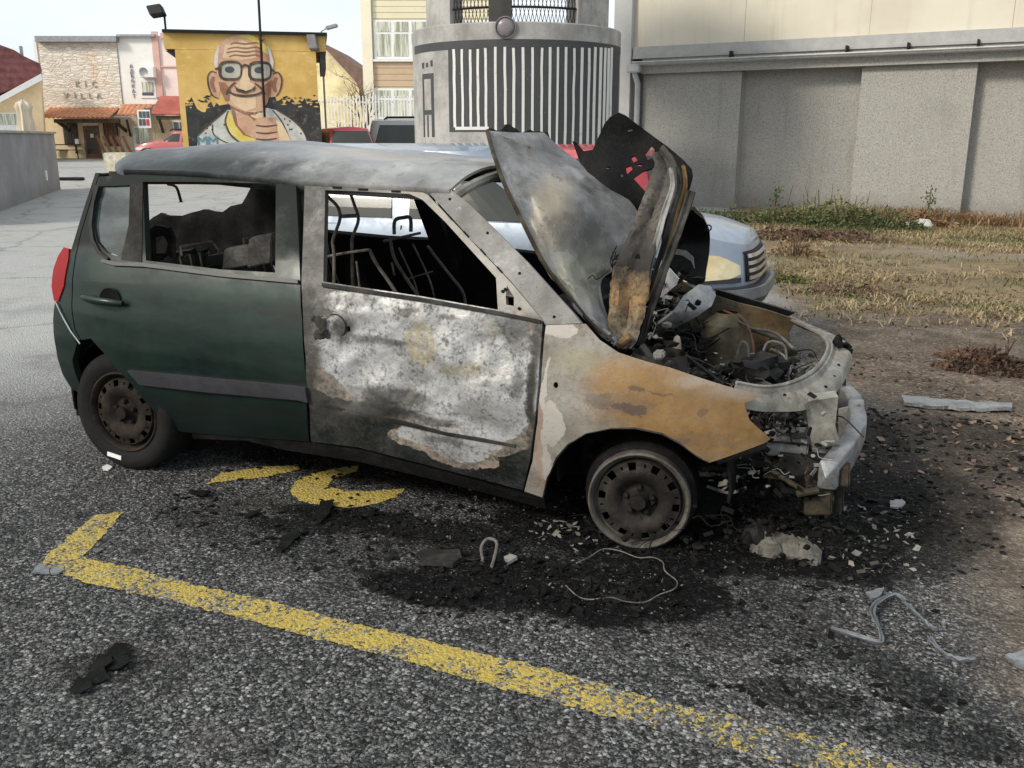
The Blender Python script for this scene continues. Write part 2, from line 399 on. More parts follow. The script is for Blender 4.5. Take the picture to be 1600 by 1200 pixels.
def text(name, body, parent, mat, loc, size, ext=.01, rz=0, rx=R(90), spacing=1):
    cu = bpy.data.curves.new(name, 'FONT'); cu.body = body; cu.size = size; cu.extrude = ext; cu.align_x = 'CENTER'; cu.align_y = 'CENTER'; cu.space_character = spacing
    t = bpy.data.objects.new(name, cu); C.objects.link(t); dg = bpy.context.evaluated_depsgraph_get()
    me = bpy.data.meshes.new_from_object(t.evaluated_get(dg)); bpy.data.objects.remove(t)
    me.transform(Matrix.Translation(loc) @ Matrix.Rotation(rz, 4, 'Z') @ Matrix.Rotation(rx, 4, 'X'))
    return link(name, me, mat, parent, world=False, sharp=None)
def facpt(D, px):   # point on the ground at horizontal depth D seen under column px
    v = ray(px, 230); P = CAM+v*(D/v.dot(cH)); P.z = gz(P.x, P.y); return P

m_cream = plain('cream_render', (.72, .6, .4), .85, scale=.8, var=.12)
m_white = plain('white_render', (.8, .79, .75), .85, scale=.7, var=.06)
m_pink = plain('pink_render', (.62, .4, .34), .85, scale=.7, var=.1)
m_palepink = plain('pale_pink_render', (.76, .63, .58), .85, scale=.7, var=.08)
m_yellow = plain('yellow_render', (.78, .6, .36), .85, scale=.7, var=.12)
m_frame = plain('white_frame', (.78, .78, .76), .5, var=.05)
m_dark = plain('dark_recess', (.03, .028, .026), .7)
m_wood = plain('dark_wood', (.07, .05, .035), .75, scale=9, var=.5)
m_redwood = plain('red_brown_wood', (.2, .1, .06), .75, scale=9, var=.4)
m_metal = plain('grey_metal', (.3, .31, .32), .45, .6, var=.15)
m_black = plain('black_metal', (.01, .01, .011), .6, var=.4, Specular_IOR_Level=.25)
m_conc = plain('concrete', (.34, .32, .28), .9, scale=2.5, var=.25, bump=.4, bscale=30, bd=.01)
a = M('window_glass'); m_glass = a.out(a.mix(a.noise(1.2, 3), (.02, .024, .026), (.075, .085, .09)), .08, 0, None, Specular_IOR_Level=.8)
a = M('curtained_glass'); x, y, z = a.sep(); wv = a.noise(9, 3, .6, vec=a.scale(a.pos(), (1, 1, .08)))
m_curtain = a.out(a.mix(a.mr(wv, .38, .62), (.28, .3, .22), (.66, .66, .55)), .25)
a = M('terracotta_tiles'); m_tile = a.out(a.mix(a.mr(a.noise(7, 4, .7), .3, .7), (.36, .13, .06), (.62, .3, .16)), .8)
a = M('red_sheet_roof'); m_redroof = a.out(a.mix(a.mr(a.noise(1.5, 4, .7), .3, .7), (.3, .07, .05), (.42, .13, .1)), .65)
a = M('dark_red_tiles'); rows = a.math('PINGPONG', a.math('MULTIPLY', a.sep()[2], 3.2), .5)
m_maroon = a.out(a.mix(a.mr(a.noise(3, 4, .7), .3, .7), (.12, .035, .04), (.2, .075, .07)), .8, 0, a.bump(rows, .6, .06))
# stone slips, far away: joints too fine to build
a = M('stone_cladding'); pp = a.pos(); d_ = a.vm('ADD', a.scale(pp, (2.6, 2.6, 8.5)), a.vm('MULTIPLY', a.noise(3, 3, col=True), (.8, .8, .8)))
vd = a.voro(1, 'DISTANCE_TO_EDGE', vec=d_); vc = a.sep(a.voro(1, vec=d_, out='Color'))[0]
sc = a.mix(vc, (.66, .6, .5), (.86, .81, .72)); sc = a.mix(a.mr(a.noise(.8, 4, .6), .52, .68), sc, a.mix(vc, (.66, .46, .32), (.78, .62, .48)))
m_stone = a.out(a.mix(a.mr(vd, .0, .07, .45, 0), sc, (.42, .35, .27)), .9, 0, a.bump(a.mr(vd, 0, .12), .6, .05))

DB = 50.0
FB = Fac(facpt(DB, 150)); 
st = FB.thing('stone_fronted_house', 'two-storey shop house faced in pale stone with orange tiled canopy', 'house')
FB.part(st, 'upper_wall', m_stone, 59, 66, 187, 178, 0, 6)
FB.part(st, 'ground_floor_wall', m_cream, 72, 178.5, 187, 250, .12, 6, True)
FB.part(st, 'side_wall', m_white, 56, 62, 60, 130, -.05, 5)
FB.part(st, 'roof_cornice', m_metal, 54, 56, 181, 65, -.35, 6.2)
def canopy(parent, x0, x1, ytop, ybot, skew, mat, corr=True, nper=4):
    s0 = FB.l(x0, ytop, 0)[0]; s1 = FB.l(x1, ytop, 0)[0]; zt = FB.l(x0, ytop, 0)[1]; zb = FB.l(x0, ybot, -1.3)[1]; k = FB.l(x0-skew, ybot, -1.3)[0]-s0
    n = int((s1-s0)/.24)*4 if corr else 4
    def f(u, v): return (s0+(s1-s0)*u+k*v*(1-u), -1.45*v-.01, zt+(zb-zt)*v+(.06*abs(math.sin(u*n/4*math.pi)) if corr else 0)+(.0 if not corr else -.05*((v*nper) % 1)*0))
    return MB().grid(f, n if corr else 4, nper).build('canopy_roof', mat, parent, world=False, sharp=50, solid=.05)
canopy(st, 76, 187, 169, 184, 12, m_tile)
FB.part(st, 'canopy_beam', m_wood, 84, 186, 186, 192, -1.2, -1.02)
for bx in (90, 180):
    s_, z_ = FB.l(bx, 190, -1.1); s2, z2 = FB.l(bx+3, 205, .1); MB().beam((s_, -1.1, z_), (s_+.02, .15, z2), .12, .14).build('canopy_bracket', m_wood, st, world=False)
for (x0, y0, x1, y1, mt) in ((99, 191, 121, 226, m_dark), (162, 190, 184, 228, m_redwood)):
    wp = FB.part(st, 'window', m_wood, x0, y0, x1, y1, .02, .11)
    FB.part(wp, 'pane', mt if mt != m_dark else m_glass, x0+2.4, y0+2, x1-2.4, y1-2, .0, .019)
    for i in range(1, 4): FB.part(wp, 'bar', m_wood, x0+2.4+(x1-x0-4.8)*i/4-.4, y0+2, x0+2.4+(x1-x0-4.8)*i/4+.4, y1-2, -.02, -.001)
dr = FB.part(st, 'door', m_redwood, 132, 197, 156, 249, .02, .11)
FB.part(dr, 'pane', m_glass, 135, 201, 152, 240, 0, .019); FB.part(st, 'transom_sign', m_frame, 131, 191, 151, 196, .0, .11)
FB.part(st, 'notice', m_frame, 117, 217, 123, 225, -.03, -.02); FB.part(dr, 'notice', m_frame, 141, 209, 146, 215, -.03, -.02)
m_letter = plain('grey_letters', (.36, .33, .29), .6); m_letter2 = plain('dark_letters', (.26, .26, .29), .6)
for (t_, px_, py_) in (('K', 121, 132), ('I', 133, 131.5), ('C', 147, 132), ('V', 103, 150), ('I', 117, 149.5), ('L', 128, 150), ('L', 141, 150), ('A', 154, 150)):
    s_, z_ = FB.l(px_, py_, -.04); text('wall_letter', t_, st, m_letter, (s_, -.03, z_), .4, .02)
wh = FB.thing('white_rendered_house', 'narrow white house with vertical Cyrillic lettering and one small window', 'house')
FB.part(wh, 'upper_wall', m_white, 187.3, 57, 242, 163, .06, 6); FB.part(wh, 'roof_cornice', m_metal, 181.5, 53.5, 241, 57, -.2, 6.1)
FB.part(wh, 'ground_floor_wall', m_cream, 187.3, 163.5, 242, 250, .12, 6, True)
canopy(wh, 190, 240, 164, 180, 6, m_tile)
FB.part(wh, 'canopy_gutter', m_metal, 178, 181, 232, 183.5, -1.52, -1.42)
for i, ch in enumerate('АДВОКАТ'):
    s_, z_ = FB.l(204.4+i*.75, 103.5+i*7.8, 0); text('wall_letter', ch, wh, m_letter2, (s_, .03, z_), .25, .02)
wp = FB.part(wh, 'window', m_frame, 218, 125, 243, 153, .0, .058)
FB.part(wp, 'pane', m_curtain, 222, 128, 240, 144, -.02, -.001); FB.part(wp, 'pane', m_glass, 222, 144.6, 240, 149, -.02, -.001)
ac = FB.thing('air_conditioner', 'white air-conditioning box on the white house above its window', 'air conditioner')
FB.part(ac, 'casing', m_frame, 217, 104, 240, 121, -.35, .055, bevel=.02); s_, z_ = FB.l(224, 112.5, -.36); MB().lathe([(.0, 0), (.2, 0), (.22, .01)], (s_, -.352, z_), n=20).build('fan_grille', m_metal, ac, world=False)
dr = FB.part(wh, 'door', m_frame, 209, 197, 234, 249, .02, .11)
for i in range(3): FB.part(dr, 'pane', m_curtain, 211+i*8, 200, 217+i*8, 225, 0, .019)
for bx in (198,):
    s_, z_ = FB.l(bx, 188, -1.2); s2, z2 = FB.l(bx+6, 212, .1); MB().beam((s_, -1.2, z_), (s2, .1, z2), .1, .12).build('canopy_bracket', m_wood, wh, world=False)
sg = FB.thing('hanging_sign', 'small white framed hanging sign with red corner under the canopy', 'sign')
FB.part(sg, 'frame', m_frame, 215, 171.5, 235, 200, -1.62, -1.58)
for i in range(2):
    for j in range(3): FB.part(sg, 'panel', plain('red_sign', (.5, .05, .05)) if (i == 1 and j == 2) else m_glass, 217+j*5.8, 174+i*12, 221.6+j*5.8, 184+i*12, -1.64, -1.621)
FB.part(sg, 'bracket', m_metal, 224.4, 168, 225.4, 171.4, -1.61, -.02)
pk = FB.thing('pink_house', 'pink trimmed house with red sheet canopy left of the painted mural', 'house')
FB.part(pk, 'upper_wall', m_palepink, 243, 56, 300, 160, .1, 6); FB.part(pk, 'ground_floor_wall', m_cream, 242.4, 160.5, 300, 250, .14, 6, True)
FB.part(pk, 'pilaster', m_pink, 240.2, 49, 250, 152, 0, .09); FB.part(pk, 'cornice', m_pink, 250.5, 51, 300, 60, 0, .09); FB.part(pk, 'string_course', m_pink, 250.5, 102.5, 300, 105, 0.02, .09)
canopy(pk, 250, 300, 150, 178, 14, m_redroof, False)
FB.part(pk, 'canopy_beam', m_wood, 244, 181, 300, 187, -1.3, -1.1)
for bx in (249,):
    s_, z_ = FB.l(bx, 186, -1.2); s2, z2 = FB.l(bx+6, 206, .1); MB().beam((s_, -1.2, z_), (s2, .1, z2), .12, .14).build('canopy_bracket', m_wood, pk, world=False)
wp = FB.part(pk, 'window', m_frame, 270, 189, 290, 210, .05, .12)
for i in range(2): FB.part(wp, 'pane', m_glass, 272+i*9, 191, 279+i*9, 206, .03, .049)
# yellow house on the far left
F2 = Fac(facpt(44, 30), R(25))
yh = F2.thing('yellow_gabled_house', 'yellow house with dark red tiled roof and white verge at far left', 'house')
F2.poly(yh, 'wall', m_yellow, [(-60, 260), (-60, 165), (0, 156), (63, 124), (72, 260)], 0, 5)
q = [F2.l(px, py, 0) for px, py in ((-40, 172), (66, 114), (66, 122), (-40, 181))]
F2.poly(yh, 'verge_board', m_frame, [(-40, 172), (64, 115), (66, 125), (-40, 181)], -.45, -.05)
rb = MB(); r0 = [F2.l(*p_, 0) for p_ in ((-60, 60), (0, 70), (32, 85), (62, 98), (62, 124), (0, 152), (-60, 165))]
F2.poly(yh, 'roof', m_maroon, [(-60, 30), (0, 70), (22, 78), (38, 88), (62, 99), (60, 122), (0, 146), (-60, 165)], .3, 4.8)
F2.part(yh, 'chimney', m_metal, 31, 72, 36, 92, 1, 1.4)
wp = F2.part(yh, 'window', m_frame, -8, 176, 29, 204, -.05, -.002)
for x0, x1 in ((-6, 8), (10, 27)): F2.part(wp, 'pane', m_curtain, x0, 178, x1, 195, -.07, -.051)
# closed parasol
a = M('parasol_cloth'); m_cloth = a.out(a.mix(a.mr(a.noise(6, 3, vec=a.scale(a.pos(), (1, 1, .1))), .3, .7), (.42, .35, .26), (.62, .54, .42)), .9)
pb = facpt(38, 45); ps = thing('closed_parasol', 'closed beige parasol standing behind the grey wall', 'parasol', pb)
def par(u, v):
    a_ = 2*math.pi*v; r_ = interp(u, [(0, .34), (.35, .3), (.75, .22), (.9, .3), (1, .03)])*(1+.22*math.cos(a_*6)); return (r_*math.cos(a_), r_*math.sin(a_), .7+1.95*u)
MB().grid(par, 14, 36).build('canopy_cloth', m_cloth, ps, world=False, sharp=60); MB().tube([(0, 0, 0), (0, 0, 2.7)], .03).build('pole', m_metal, ps, world=False)
MB().lathe([(0, .09), (.3, .09), (.32, 0)], (0, 0, 0), (0, 0, 1), 20).build('base', m_conc, ps, world=False)
# low grey wall on the left
A0, A1 = gnd(-70, 356), gnd(95, 296)
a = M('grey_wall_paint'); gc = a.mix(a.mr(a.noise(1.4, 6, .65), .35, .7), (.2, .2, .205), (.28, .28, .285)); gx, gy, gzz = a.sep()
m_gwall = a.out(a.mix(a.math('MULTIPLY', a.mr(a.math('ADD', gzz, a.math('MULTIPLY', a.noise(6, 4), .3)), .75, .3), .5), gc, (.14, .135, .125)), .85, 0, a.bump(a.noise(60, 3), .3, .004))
gw = thing('low_grey_wall', 'low smooth grey rendered wall with thin coping at left edge', 'wall', A0)
dA = (A1-A0).normalized(); nA = Vector((-dA.y, dA.x, 0)); hA = 1.56
def slab(P, Q, wd, z0, z1, nm, mt, par_, side=1):
    nn = Vector((-(Q-P).y, (Q-P).x, 0)).normalized()*wd*side
    MB().hexa([P+Vector((0, 0, z0)), Q+Vector((0, 0, z0)), Q+nn+Vector((0, 0, z0)), P+nn+Vector((0, 0, z0)), P+Vector((0, 0, z1)), Q+Vector((0, 0, z1)), Q+nn+Vector((0, 0, z1)), P+nn+Vector((0, 0, z1))]).build(nm, mt, par_)
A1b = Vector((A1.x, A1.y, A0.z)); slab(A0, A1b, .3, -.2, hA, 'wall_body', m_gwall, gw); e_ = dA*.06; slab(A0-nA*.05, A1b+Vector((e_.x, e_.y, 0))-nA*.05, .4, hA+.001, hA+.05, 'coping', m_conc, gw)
P = A0.lerp(A1b, .82)-nA*.01; MB().obox(P+Vector((0, 0, .55)), dA*.06, nA*.02, (0, 0, .12)).build('utility_cover', m_frame, gw)
# benches and tables outside the shops
def bench(px, py, label, ang):
    P = gnd(px, py); b = thing('picnic_bench', label, 'bench', P, -YAW+ang, 'picnic benches outside the shop')
    for i in range(4): MB().box(-.8, .8, -.3+i*.16, -.17+i*.16, .68, .73).build('table_board', m_wood, b, world=False)
    for sy in (-.62, .68): MB().box(-.8, .8, sy, sy+.22, .42, .46).build('seat_board', m_wood, b, world=False)
    for sx in (-.6, .55):
        MB().beam((sx, -.6, 0), (sx, -.1, .68), .06, .08).beam((sx, .75, 0), (sx, .2, .68), .06, .08).box(sx-.03, sx+.03, -.65, .85, .36, .42).build('trestle', m_wood, b, world=False)
bench(103, 248, 'dark wooden picnic bench beside the end of the grey wall', .5); bench(172, 246, 'reddish wooden picnic bench in front of the shop door', -.1)
P = facpt(48.5, 190); tr = thing('leaning_board', 'reddish wooden frame leaning beside the shop bench', 'board', P, -YAW)
for i in range(5): MB().beam((-.75+i*.33, 0, .02), (-1.35+i*.33, .35, 1.15), .14, .03, up=(0, 1, 0)).build('plank', m_redwood, tr, world=False)
P = gnd(182, 271); cb = thing('concrete_block', 'pale square concrete block on the yard behind the burned car', 'block', P, -YAW)
MB().box(-.42, .42, 0, .8, 0, .72).build('block_body', plain('pale_concrete', (.5, .48, .38), .9), cb, world=False, bevel=.03)
P = gnd(111, 282); MB()
sb_ = MB().box(-.42, .42, -.09, .09, 0, .1); o = sb_.build('rubber_kerb', m_black, None, world=False, bevel=.03); o.location = P; o.rotation_euler = (0, 0, -YAW); tag(o, 'short black rubber kerb lying on the yard by the grey wall', 'kerb')

# ---- mural building
FM = Fac(facpt(28, 392), R(11.5))
mu = FM.thing('mural_kiosk', 'small flat-roofed building with mural of a smiling old man', 'building')
a = M('mural_ochre'); mz = a.sep()[2]
oc = a.mix(a.mr(a.noise(1.2, 4, .6), .35, .7), (.56, .35, .09), (.7, .47, .16))
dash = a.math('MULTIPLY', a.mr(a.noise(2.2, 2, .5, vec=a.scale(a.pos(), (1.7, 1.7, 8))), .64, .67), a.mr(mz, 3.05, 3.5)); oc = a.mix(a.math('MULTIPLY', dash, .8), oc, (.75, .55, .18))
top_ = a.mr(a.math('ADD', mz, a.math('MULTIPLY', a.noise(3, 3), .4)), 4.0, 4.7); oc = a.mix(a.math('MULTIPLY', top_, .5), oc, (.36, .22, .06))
m_ochre = a.out(oc, .8)
def flat(name, c1, c2, sc=1.6):
    a = M(name); c = a.mix(a.mr(a.noise(sc, 5, .65, dist=.8), .35, .65), c1, c2); c = a.mix(a.mr(a.noise(9, 6, .7), .5, .75, 0, .35), c, tuple(x*.55 for x in c1)); return a.out(a.mix(a.mr(a.noise(5, 5, .7), .55, .75, 0, .3), c, (.5, .42, .3)), .85, 0, a.bump(a.noise(40, 4), .3, .006))
mm = dict(dark=flat('mural_dark', (.02, .022, .023), (.045, .045, .045)), skin=flat('mural_skin', (.5, .26, .16), (.62, .4, .27), 1.1), skin2=flat('mural_skin_shade', (.26, .12, .07), (.36, .18, .11)), skin3=flat('mural_skin_light', (.66, .46, .30), (.74, .57, .36)),
          shirt=flat('mural_shirt', (.42, .43, .4), (.6, .6, .54), 3), line=flat('mural_line', (.06, .042, .032), (.13, .085, .06), 4), yel=flat('mural_yellow', (.66, .5, .08), (.75, .62, .2)), lens=flat('mural_lens', (.33, .34, .28), (.5, .48, .4)), eye=flat('mural_eye', (.04, .045, .06), (.1, .1, .12)), blue=flat('mural_blue', (.07, .2, .27), (.1, .28, .36)), hair=flat('mural_hair', (.55, .52, .5), (.7, .67, .64)))
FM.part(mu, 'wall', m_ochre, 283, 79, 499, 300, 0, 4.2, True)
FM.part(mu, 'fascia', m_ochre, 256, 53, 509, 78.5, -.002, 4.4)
FM.part(mu, 'roof_edge', m_black, 253, 48, 511, 52.8, -.12, 4.6)
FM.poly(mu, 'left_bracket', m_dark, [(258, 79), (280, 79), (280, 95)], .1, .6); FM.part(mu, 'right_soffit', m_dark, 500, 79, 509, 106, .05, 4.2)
Z = lambda pts: [(240+x_/5, 20+y_/5) for x_, y_ in pts]
ragged = [(246, 700)]+[(250+i*22, 705+30*math.sin(i*2.1)+25*math.sin(i*5.3)+(60 if 4 < i < 9 else 0)) for i in range(13)]+[(950, 650)]+[(960+i*20, 690+18*math.sin(i*2.7)+14*math.sin(i*4.9)) for i in range(17)]+[(1299, 720), (1330, 1200), (290, 1200)]
lay = -.003
def mp_(name, mat, pts, k): FM.poly(mural, name, mat, Z(pts), -.004*k, -.004*k+.0039)
def ms_(name, mat, pts, w_, k): FM.stroke(mural, name, mat, Z(pts), w_, -.004*k)
mural = FM.poly(mu, 'mural', mm['dark'], Z(ragged), -.004, -.0005)
mp_('painted_shirt', mm['shirt'], [(330, 1150), (350, 950), (440, 870), (570, 760), (870, 740), (960, 760), (1090, 840), (1180, 940), (1230, 1150)], 2)
for e_ in ([(500, 470), (450, 458), (422, 500), (428, 570), (455, 645), (505, 668), (520, 600)], [(920, 480), (970, 468), (1001, 520), (992, 600), (960, 652), (915, 662)]): mp_('painted_ear', mm['skin'], e_, 2)
ms_('painted_line', mm['line'], [(495, 472), (450, 460), (424, 505), (432, 580), (460, 645), (505, 668)], .05, 3); ms_('painted_line', mm['line'], [(930, 482), (972, 468), (1001, 520), (990, 600), (958, 650)], .05, 3)
ms_('painted_shade', mm['skin2'], [(470, 500), (455, 550), (480, 620)], .12, 3); ms_('painted_shade', mm['skin2'], [(960, 505), (940, 560), (955, 620)], .12, 3)
mp_('painted_neck', mm['skin2'], [(590, 700), (650, 790), (860, 790), (860, 1000), (700, 965), (640, 880)], 3)
mp_('painted_neck', mm['skin'], [(640, 780), (740, 800), (790, 850), (790, 980), (720, 950), (660, 880)], 4)
mp_('painted_head', mm['skin'], [(488, 440), (490, 330), (505, 260), (560, 200), (640, 172), (740, 166), (830, 198), (890, 260), (920, 330), (932, 430), (927, 520), (915, 620), (890, 700), (850, 770), (790, 800), (720, 795), (640, 762), (570, 700), (530, 620), (505, 540)], 5)
mp_('painted_hair', mm['hair'], [(488, 440), (472, 400), (478, 330), (500, 262), (515, 250), (506, 330), (500, 420)], 6); mp_('painted_hair', mm['hair'], [(930, 440), (938, 380), (915, 300), (893, 258), (885, 262), (905, 340), (915, 430)], 6)
mp_('painted_highlight', mm['yel'], [(660, 180), (740, 168), (830, 200), (880, 255), (895, 330), (850, 300), (800, 240), (740, 205)], 6)
mp_('painted_shade', mm['skin3'], [(560, 620), (680, 660), (800, 650), (800, 740), (720, 770), (640, 730)], 6)
mp_('painted_shade', mm['skin3'], [(560, 250), (700, 215), (790, 260), (800, 350), (680, 370), (540, 350)], 6)
mp_('painted_shade', mm['skin2'], [(505, 540), (560, 545), (610, 610), (590, 690), (560, 690), (530, 620)], 6); mp_('painted_shade', mm['skin2'], [(870, 560), (925, 520), (915, 620), (885, 705), (855, 765), (850, 640)], 6)
mp_('painted_shade', mm['skin2'], [(570, 700), (640, 745), (720, 775), (800, 775), (850, 765), (790, 800), (720, 795), (640, 762)], 7)
for yy, dx in ((235, 40), (270, 20), (300, 10), (330, 30)): ms_('painted_wrinkle', mm['skin2'], [(560+dx, yy+12), (640, yy), (720, yy+8), (800, yy-2), (860-dx, yy+12)], .05, 7)
for (cx_, cy_) in ((602, 452), (832, 456)):
    rr = [(cx_+84*math.copysign(abs(math.cos(t))**.6, math.cos(t)), cy_+68*math.copysign(abs(math.sin(t))**.6, math.sin(t))) for t in [2*math.pi*i/28 for i in range(28)]]
    mp_('painted_lens', mm['lens'], rr, 7)
    ms_('painted_glasses', mm['line'], rr+rr[:2], .085, 9)
    mp_('painted_eye', mm['eye'], [(cx_-8+38*math.cos(t), cy_-8+26*math.sin(t)) for t in [2*math.pi*i/14 for i in range(14)]], 8)
    ms_('painted_brow', mm['line'], [(cx_-70, cy_-45), (cx_, cy_-72), (cx_+70, cy_-55)], .06, 8)
ms_('painted_glasses', mm['line'], [(684, 425), (716, 408), (750, 425)], .07, 9); ms_('painted_glasses', mm['line'], [(480, 440), (520, 430)], .06, 9); ms_('painted_glasses', mm['line'], [(912, 440), (950, 460)], .06, 9)
mp_('painted_nose', mm['skin3'], [(700, 440), (672, 540), (640, 570), (680, 600), (720, 610), (765, 595), (790, 565), (755, 540), (735, 440)], 8)
mp_('painted_shade', mm['line'], [(628, 560), (650, 590), (700, 600), (720, 612), (760, 600), (800, 575), (790, 605), (720, 632), (650, 615)], 9)
ms_('painted_wrinkle', mm['line'], [(640, 540), (590, 590), (570, 640)], .06, 8); ms_('painted_wrinkle', mm['line'], [(790, 550), (840, 590), (870, 640)], .06, 8)
ms_('painted_mouth', mm['line'], [(588, 618), (640, 642), (720, 650), (800, 640), (862, 612)], .075, 9)
mp_('painted_collar', mm['yel'], [(590, 760), (565, 850), (600, 945), (690, 1010), (800, 1020), (800, 985), (700, 955), (640, 880), (612, 800)], 5)
ms_('painted_line', mm['line'], [(585, 765), (560, 850), (600, 950), (690, 1020), (800, 1030)], .05, 6); ms_('painted_line', mm['line'], [(460, 870), (470, 950), (560, 1010), (680, 1040)], .04, 3)
ms_('painted_line', mm['line'], [(930, 760), (1000, 850), (1060, 980), (1110, 1060)], .05, 3); ms_('painted_line', mm['line'], [(350, 960), (440, 870), (570, 762)], .05, 3); ms_('painted_line', mm['line'], [(960, 760), (1090, 840), (1180, 940), (1220, 1080)], .05, 3)
mp_('painted_arm', mm['skin3'], [(940, 830), (1000, 860), (1120, 1080), (950, 1080)], 4)
mp_('painted_hand', mm['skin'], [(785, 850), (820, 815), (950, 820), (962, 900), (978, 990), (960, 1040), (850, 1040), (795, 1000)], 6)
mp_('painted_thumb', mm['skin3'], [(735, 775), (790, 768), (862, 788), (860, 818), (800, 828), (765, 810)], 7)
for yy in (880, 935, 985): ms_('painted_line', mm['line'], [(800, yy), (880, yy+8), (965, yy-4)], .05, 7)
for i in range(26):
    tx, ty = random.choice([(random.uniform(390, 560), random.uniform(850, 1010)), (random.uniform(970, 1160), random.uniform(800, 1010))])
    mp_('painted_dot', mm['line'], [(tx+7*math.cos(t), ty+8*math.sin(t)) for t in [2*math.pi*i/7 for i in range(7)]], 3)
for i in range(46):
    left = random.random() < .55; tx = random.uniform(255, 480) if left else random.uniform(1000, 1290); ty = random.uniform(640, 740); w_ = random.uniform(8, 26)
    mp_('painted_fleck', mm['dark'] if ty < 700 else m_ochre, [(tx-w_, ty), (tx, ty-6), (tx+w_, ty+2), (tx, ty+7)], 2)
for px_ in (316.5, 333): s_, z_ = FM.l(px_, 222, -.02); text('painted_letter', 'M', mural, mm['blue'], (s_, -.02, z_), .42, .002)
pl = FM.thing('wall_pole', 'tall thin black pole rising in front of the mural from the painted hand', 'pole')
s0, z0 = FM.l(413.5, 183, -.1); s1, z1 = FM.l(402.5, -30, -.1); MB().tube([(s0, -.1, z0), (s1, -.1, z1)], .035, 8).build('shaft', m_black, pl, world=False)
s_, z_ = FM.l(408, 60, -.1); MB().box(s_-.08, s_+.08, -.12, .02, z_-.03, z_+.03).build('wall_clamp', m_redwood, pl, world=False)
fl = FM.thing('roof_floodlight', 'black floodlight on a short post on the mural building roof', 'floodlight')
s0, z0 = FM.l(259, 48, .6); MB().tube([(s0, .6, z0), (s0, .6, z0+.42)], .03).build('post', m_black, fl, world=False); MB().obox((s0-.18, .45, z0+.5), (.2, -.05, .03), (.03, .12, -.04), (-.05, .05, .13)).build('lamp_head', m_black, fl, world=False, bevel=.02)
fl = FM.thing('wall_floodlight', 'grey box floodlight on the right corner of the mural building', 'floodlight')
s0, z0 = FM.l(489, 67, -.15); MB().obox((s0, -.16, z0), (.13, -.05, 0), (.03, .1, -.03), (-.03, .05, .2)).build('lamp_head', plain('dark_grey_lamp', (.1, .1, .1), .4), fl, world=False, bevel=.02); MB().box(s0+.05, s0+.1, -.1, .0, z0-.03, z0+.03).build('bracket', m_metal, fl, world=False)
P = facpt(33, 505); lp = thing('street_lamp', 'grey street lamp head reaching out behind the mural building', 'street lamp', P, -YAW)
FL = Fac(P); s0, z0 = FL.l(502, 49); s1, z1 = FL.l(523, 42)
MB().tube([(s0, 0, 0), (s0, 0, z0), (s1-.25, 0, z1-.02)], .035).build('post', m_metal, lp, world=False); MB().obox((s1-.1, 0, z1), (.2, 0, .05), (0, .08, 0), (-.02, 0, .06)).build('lamp_head', m_metal, lp, world=False, bevel=.03)

# ---- house behind, office block, fence
FH = Fac(facpt(52, 535)); hh_ = FH.thing('cream_gabled_house', 'cream gabled house with brown roof between mural and office block', 'house')
FH.poly(hh_, 'gable_wall', plain('pale_yellow_render', (.72, .62, .38), .85, scale=1), [(470, 260), (470, 95), (512, 76), (560, 130), (575, 260)], 0, 5)
FH.poly(hh_, 'roof', plain('brown_roof', (.17, .11, .09), .85, scale=3), [(505, 68), (513, 71), (572, 112), (572, 165), (556, 128), (510, 78)], -.4, 6)
FO = Fac(facpt(45, 610)); ob = FO.thing('cream_office_block', 'cream office block with white windows behind the striped tower', 'building')
m_sid = plain('cream_siding', (.74, .68, .48), .7, scale=.6, var=.05); m_tan = plain('tan_siding', (.52, .38, .25), .7, scale=.6, var=.08)
FO.part(ob, 'corner_pier', plain('pale_corner', (.78, .72, .56), .8, scale=.6, var=.05), 566, -60, 582, 235, -.12, 8, True)
FO.part(ob, 'wall', m_sid, 582.3, -60, 800, 235, .1, 8, True)
for i in range(8): FO.part(ob, 'siding_board', m_sid, 582.5, -46+i*9.4, 800, -37.2+i*9.4, .03+.01*(i % 2), .099)
for i in range(4): FO.part(ob, 'siding_board', m_tan, 584, 97+i*9.6, 800, 106+i*9.6, .02, .099)
for (ya, yb, tr) in ((31, 92, 51), (138, 186, 154)):
    wf = FO.part(ob, 'window_frame', m_frame, 584, ya, 800, yb, 0, .099)
    for i in range(7):
        x0 = 588+i*27.5
        for (p0, p1) in ((ya+3, tr-1.5), (tr+2, yb-4)): FO.part(wf, 'pane', m_curtain, x0, p0, x0+22, p1, -.02, -.001)
wf = FO.part(ob, 'sill', m_frame, 583, 92.4, 800, 96, -.12, .098)
FF = Fac(facpt(38, 540)); fn = FF.thing('white_picket_fence', 'white metal picket fence beyond the parked cars', 'fence')
sa, za = FF.l(497, 150); sb, zb = FF.l(668, 150); m_fence = plain('white_fence_paint', (.75, .76, .74), .5, var=.05)
pm = MB().box(-.02, .02, -.02, .02, .1, za).mesh('picket'); pm.materials.append(m_fence); i = 0; xx = sa
while xx < sb:
    o = bpy.data.objects.new('picket', pm); C.objects.link(o); o.parent = fn; o.location = (xx, 0, .0 if (i % 9) else .05); xx += .125; i += 1
for zz in (.35, za-.25): MB().box(sa, sb, .021, .05, zz, zz+.05).build('rail', m_fence, fn, world=False)

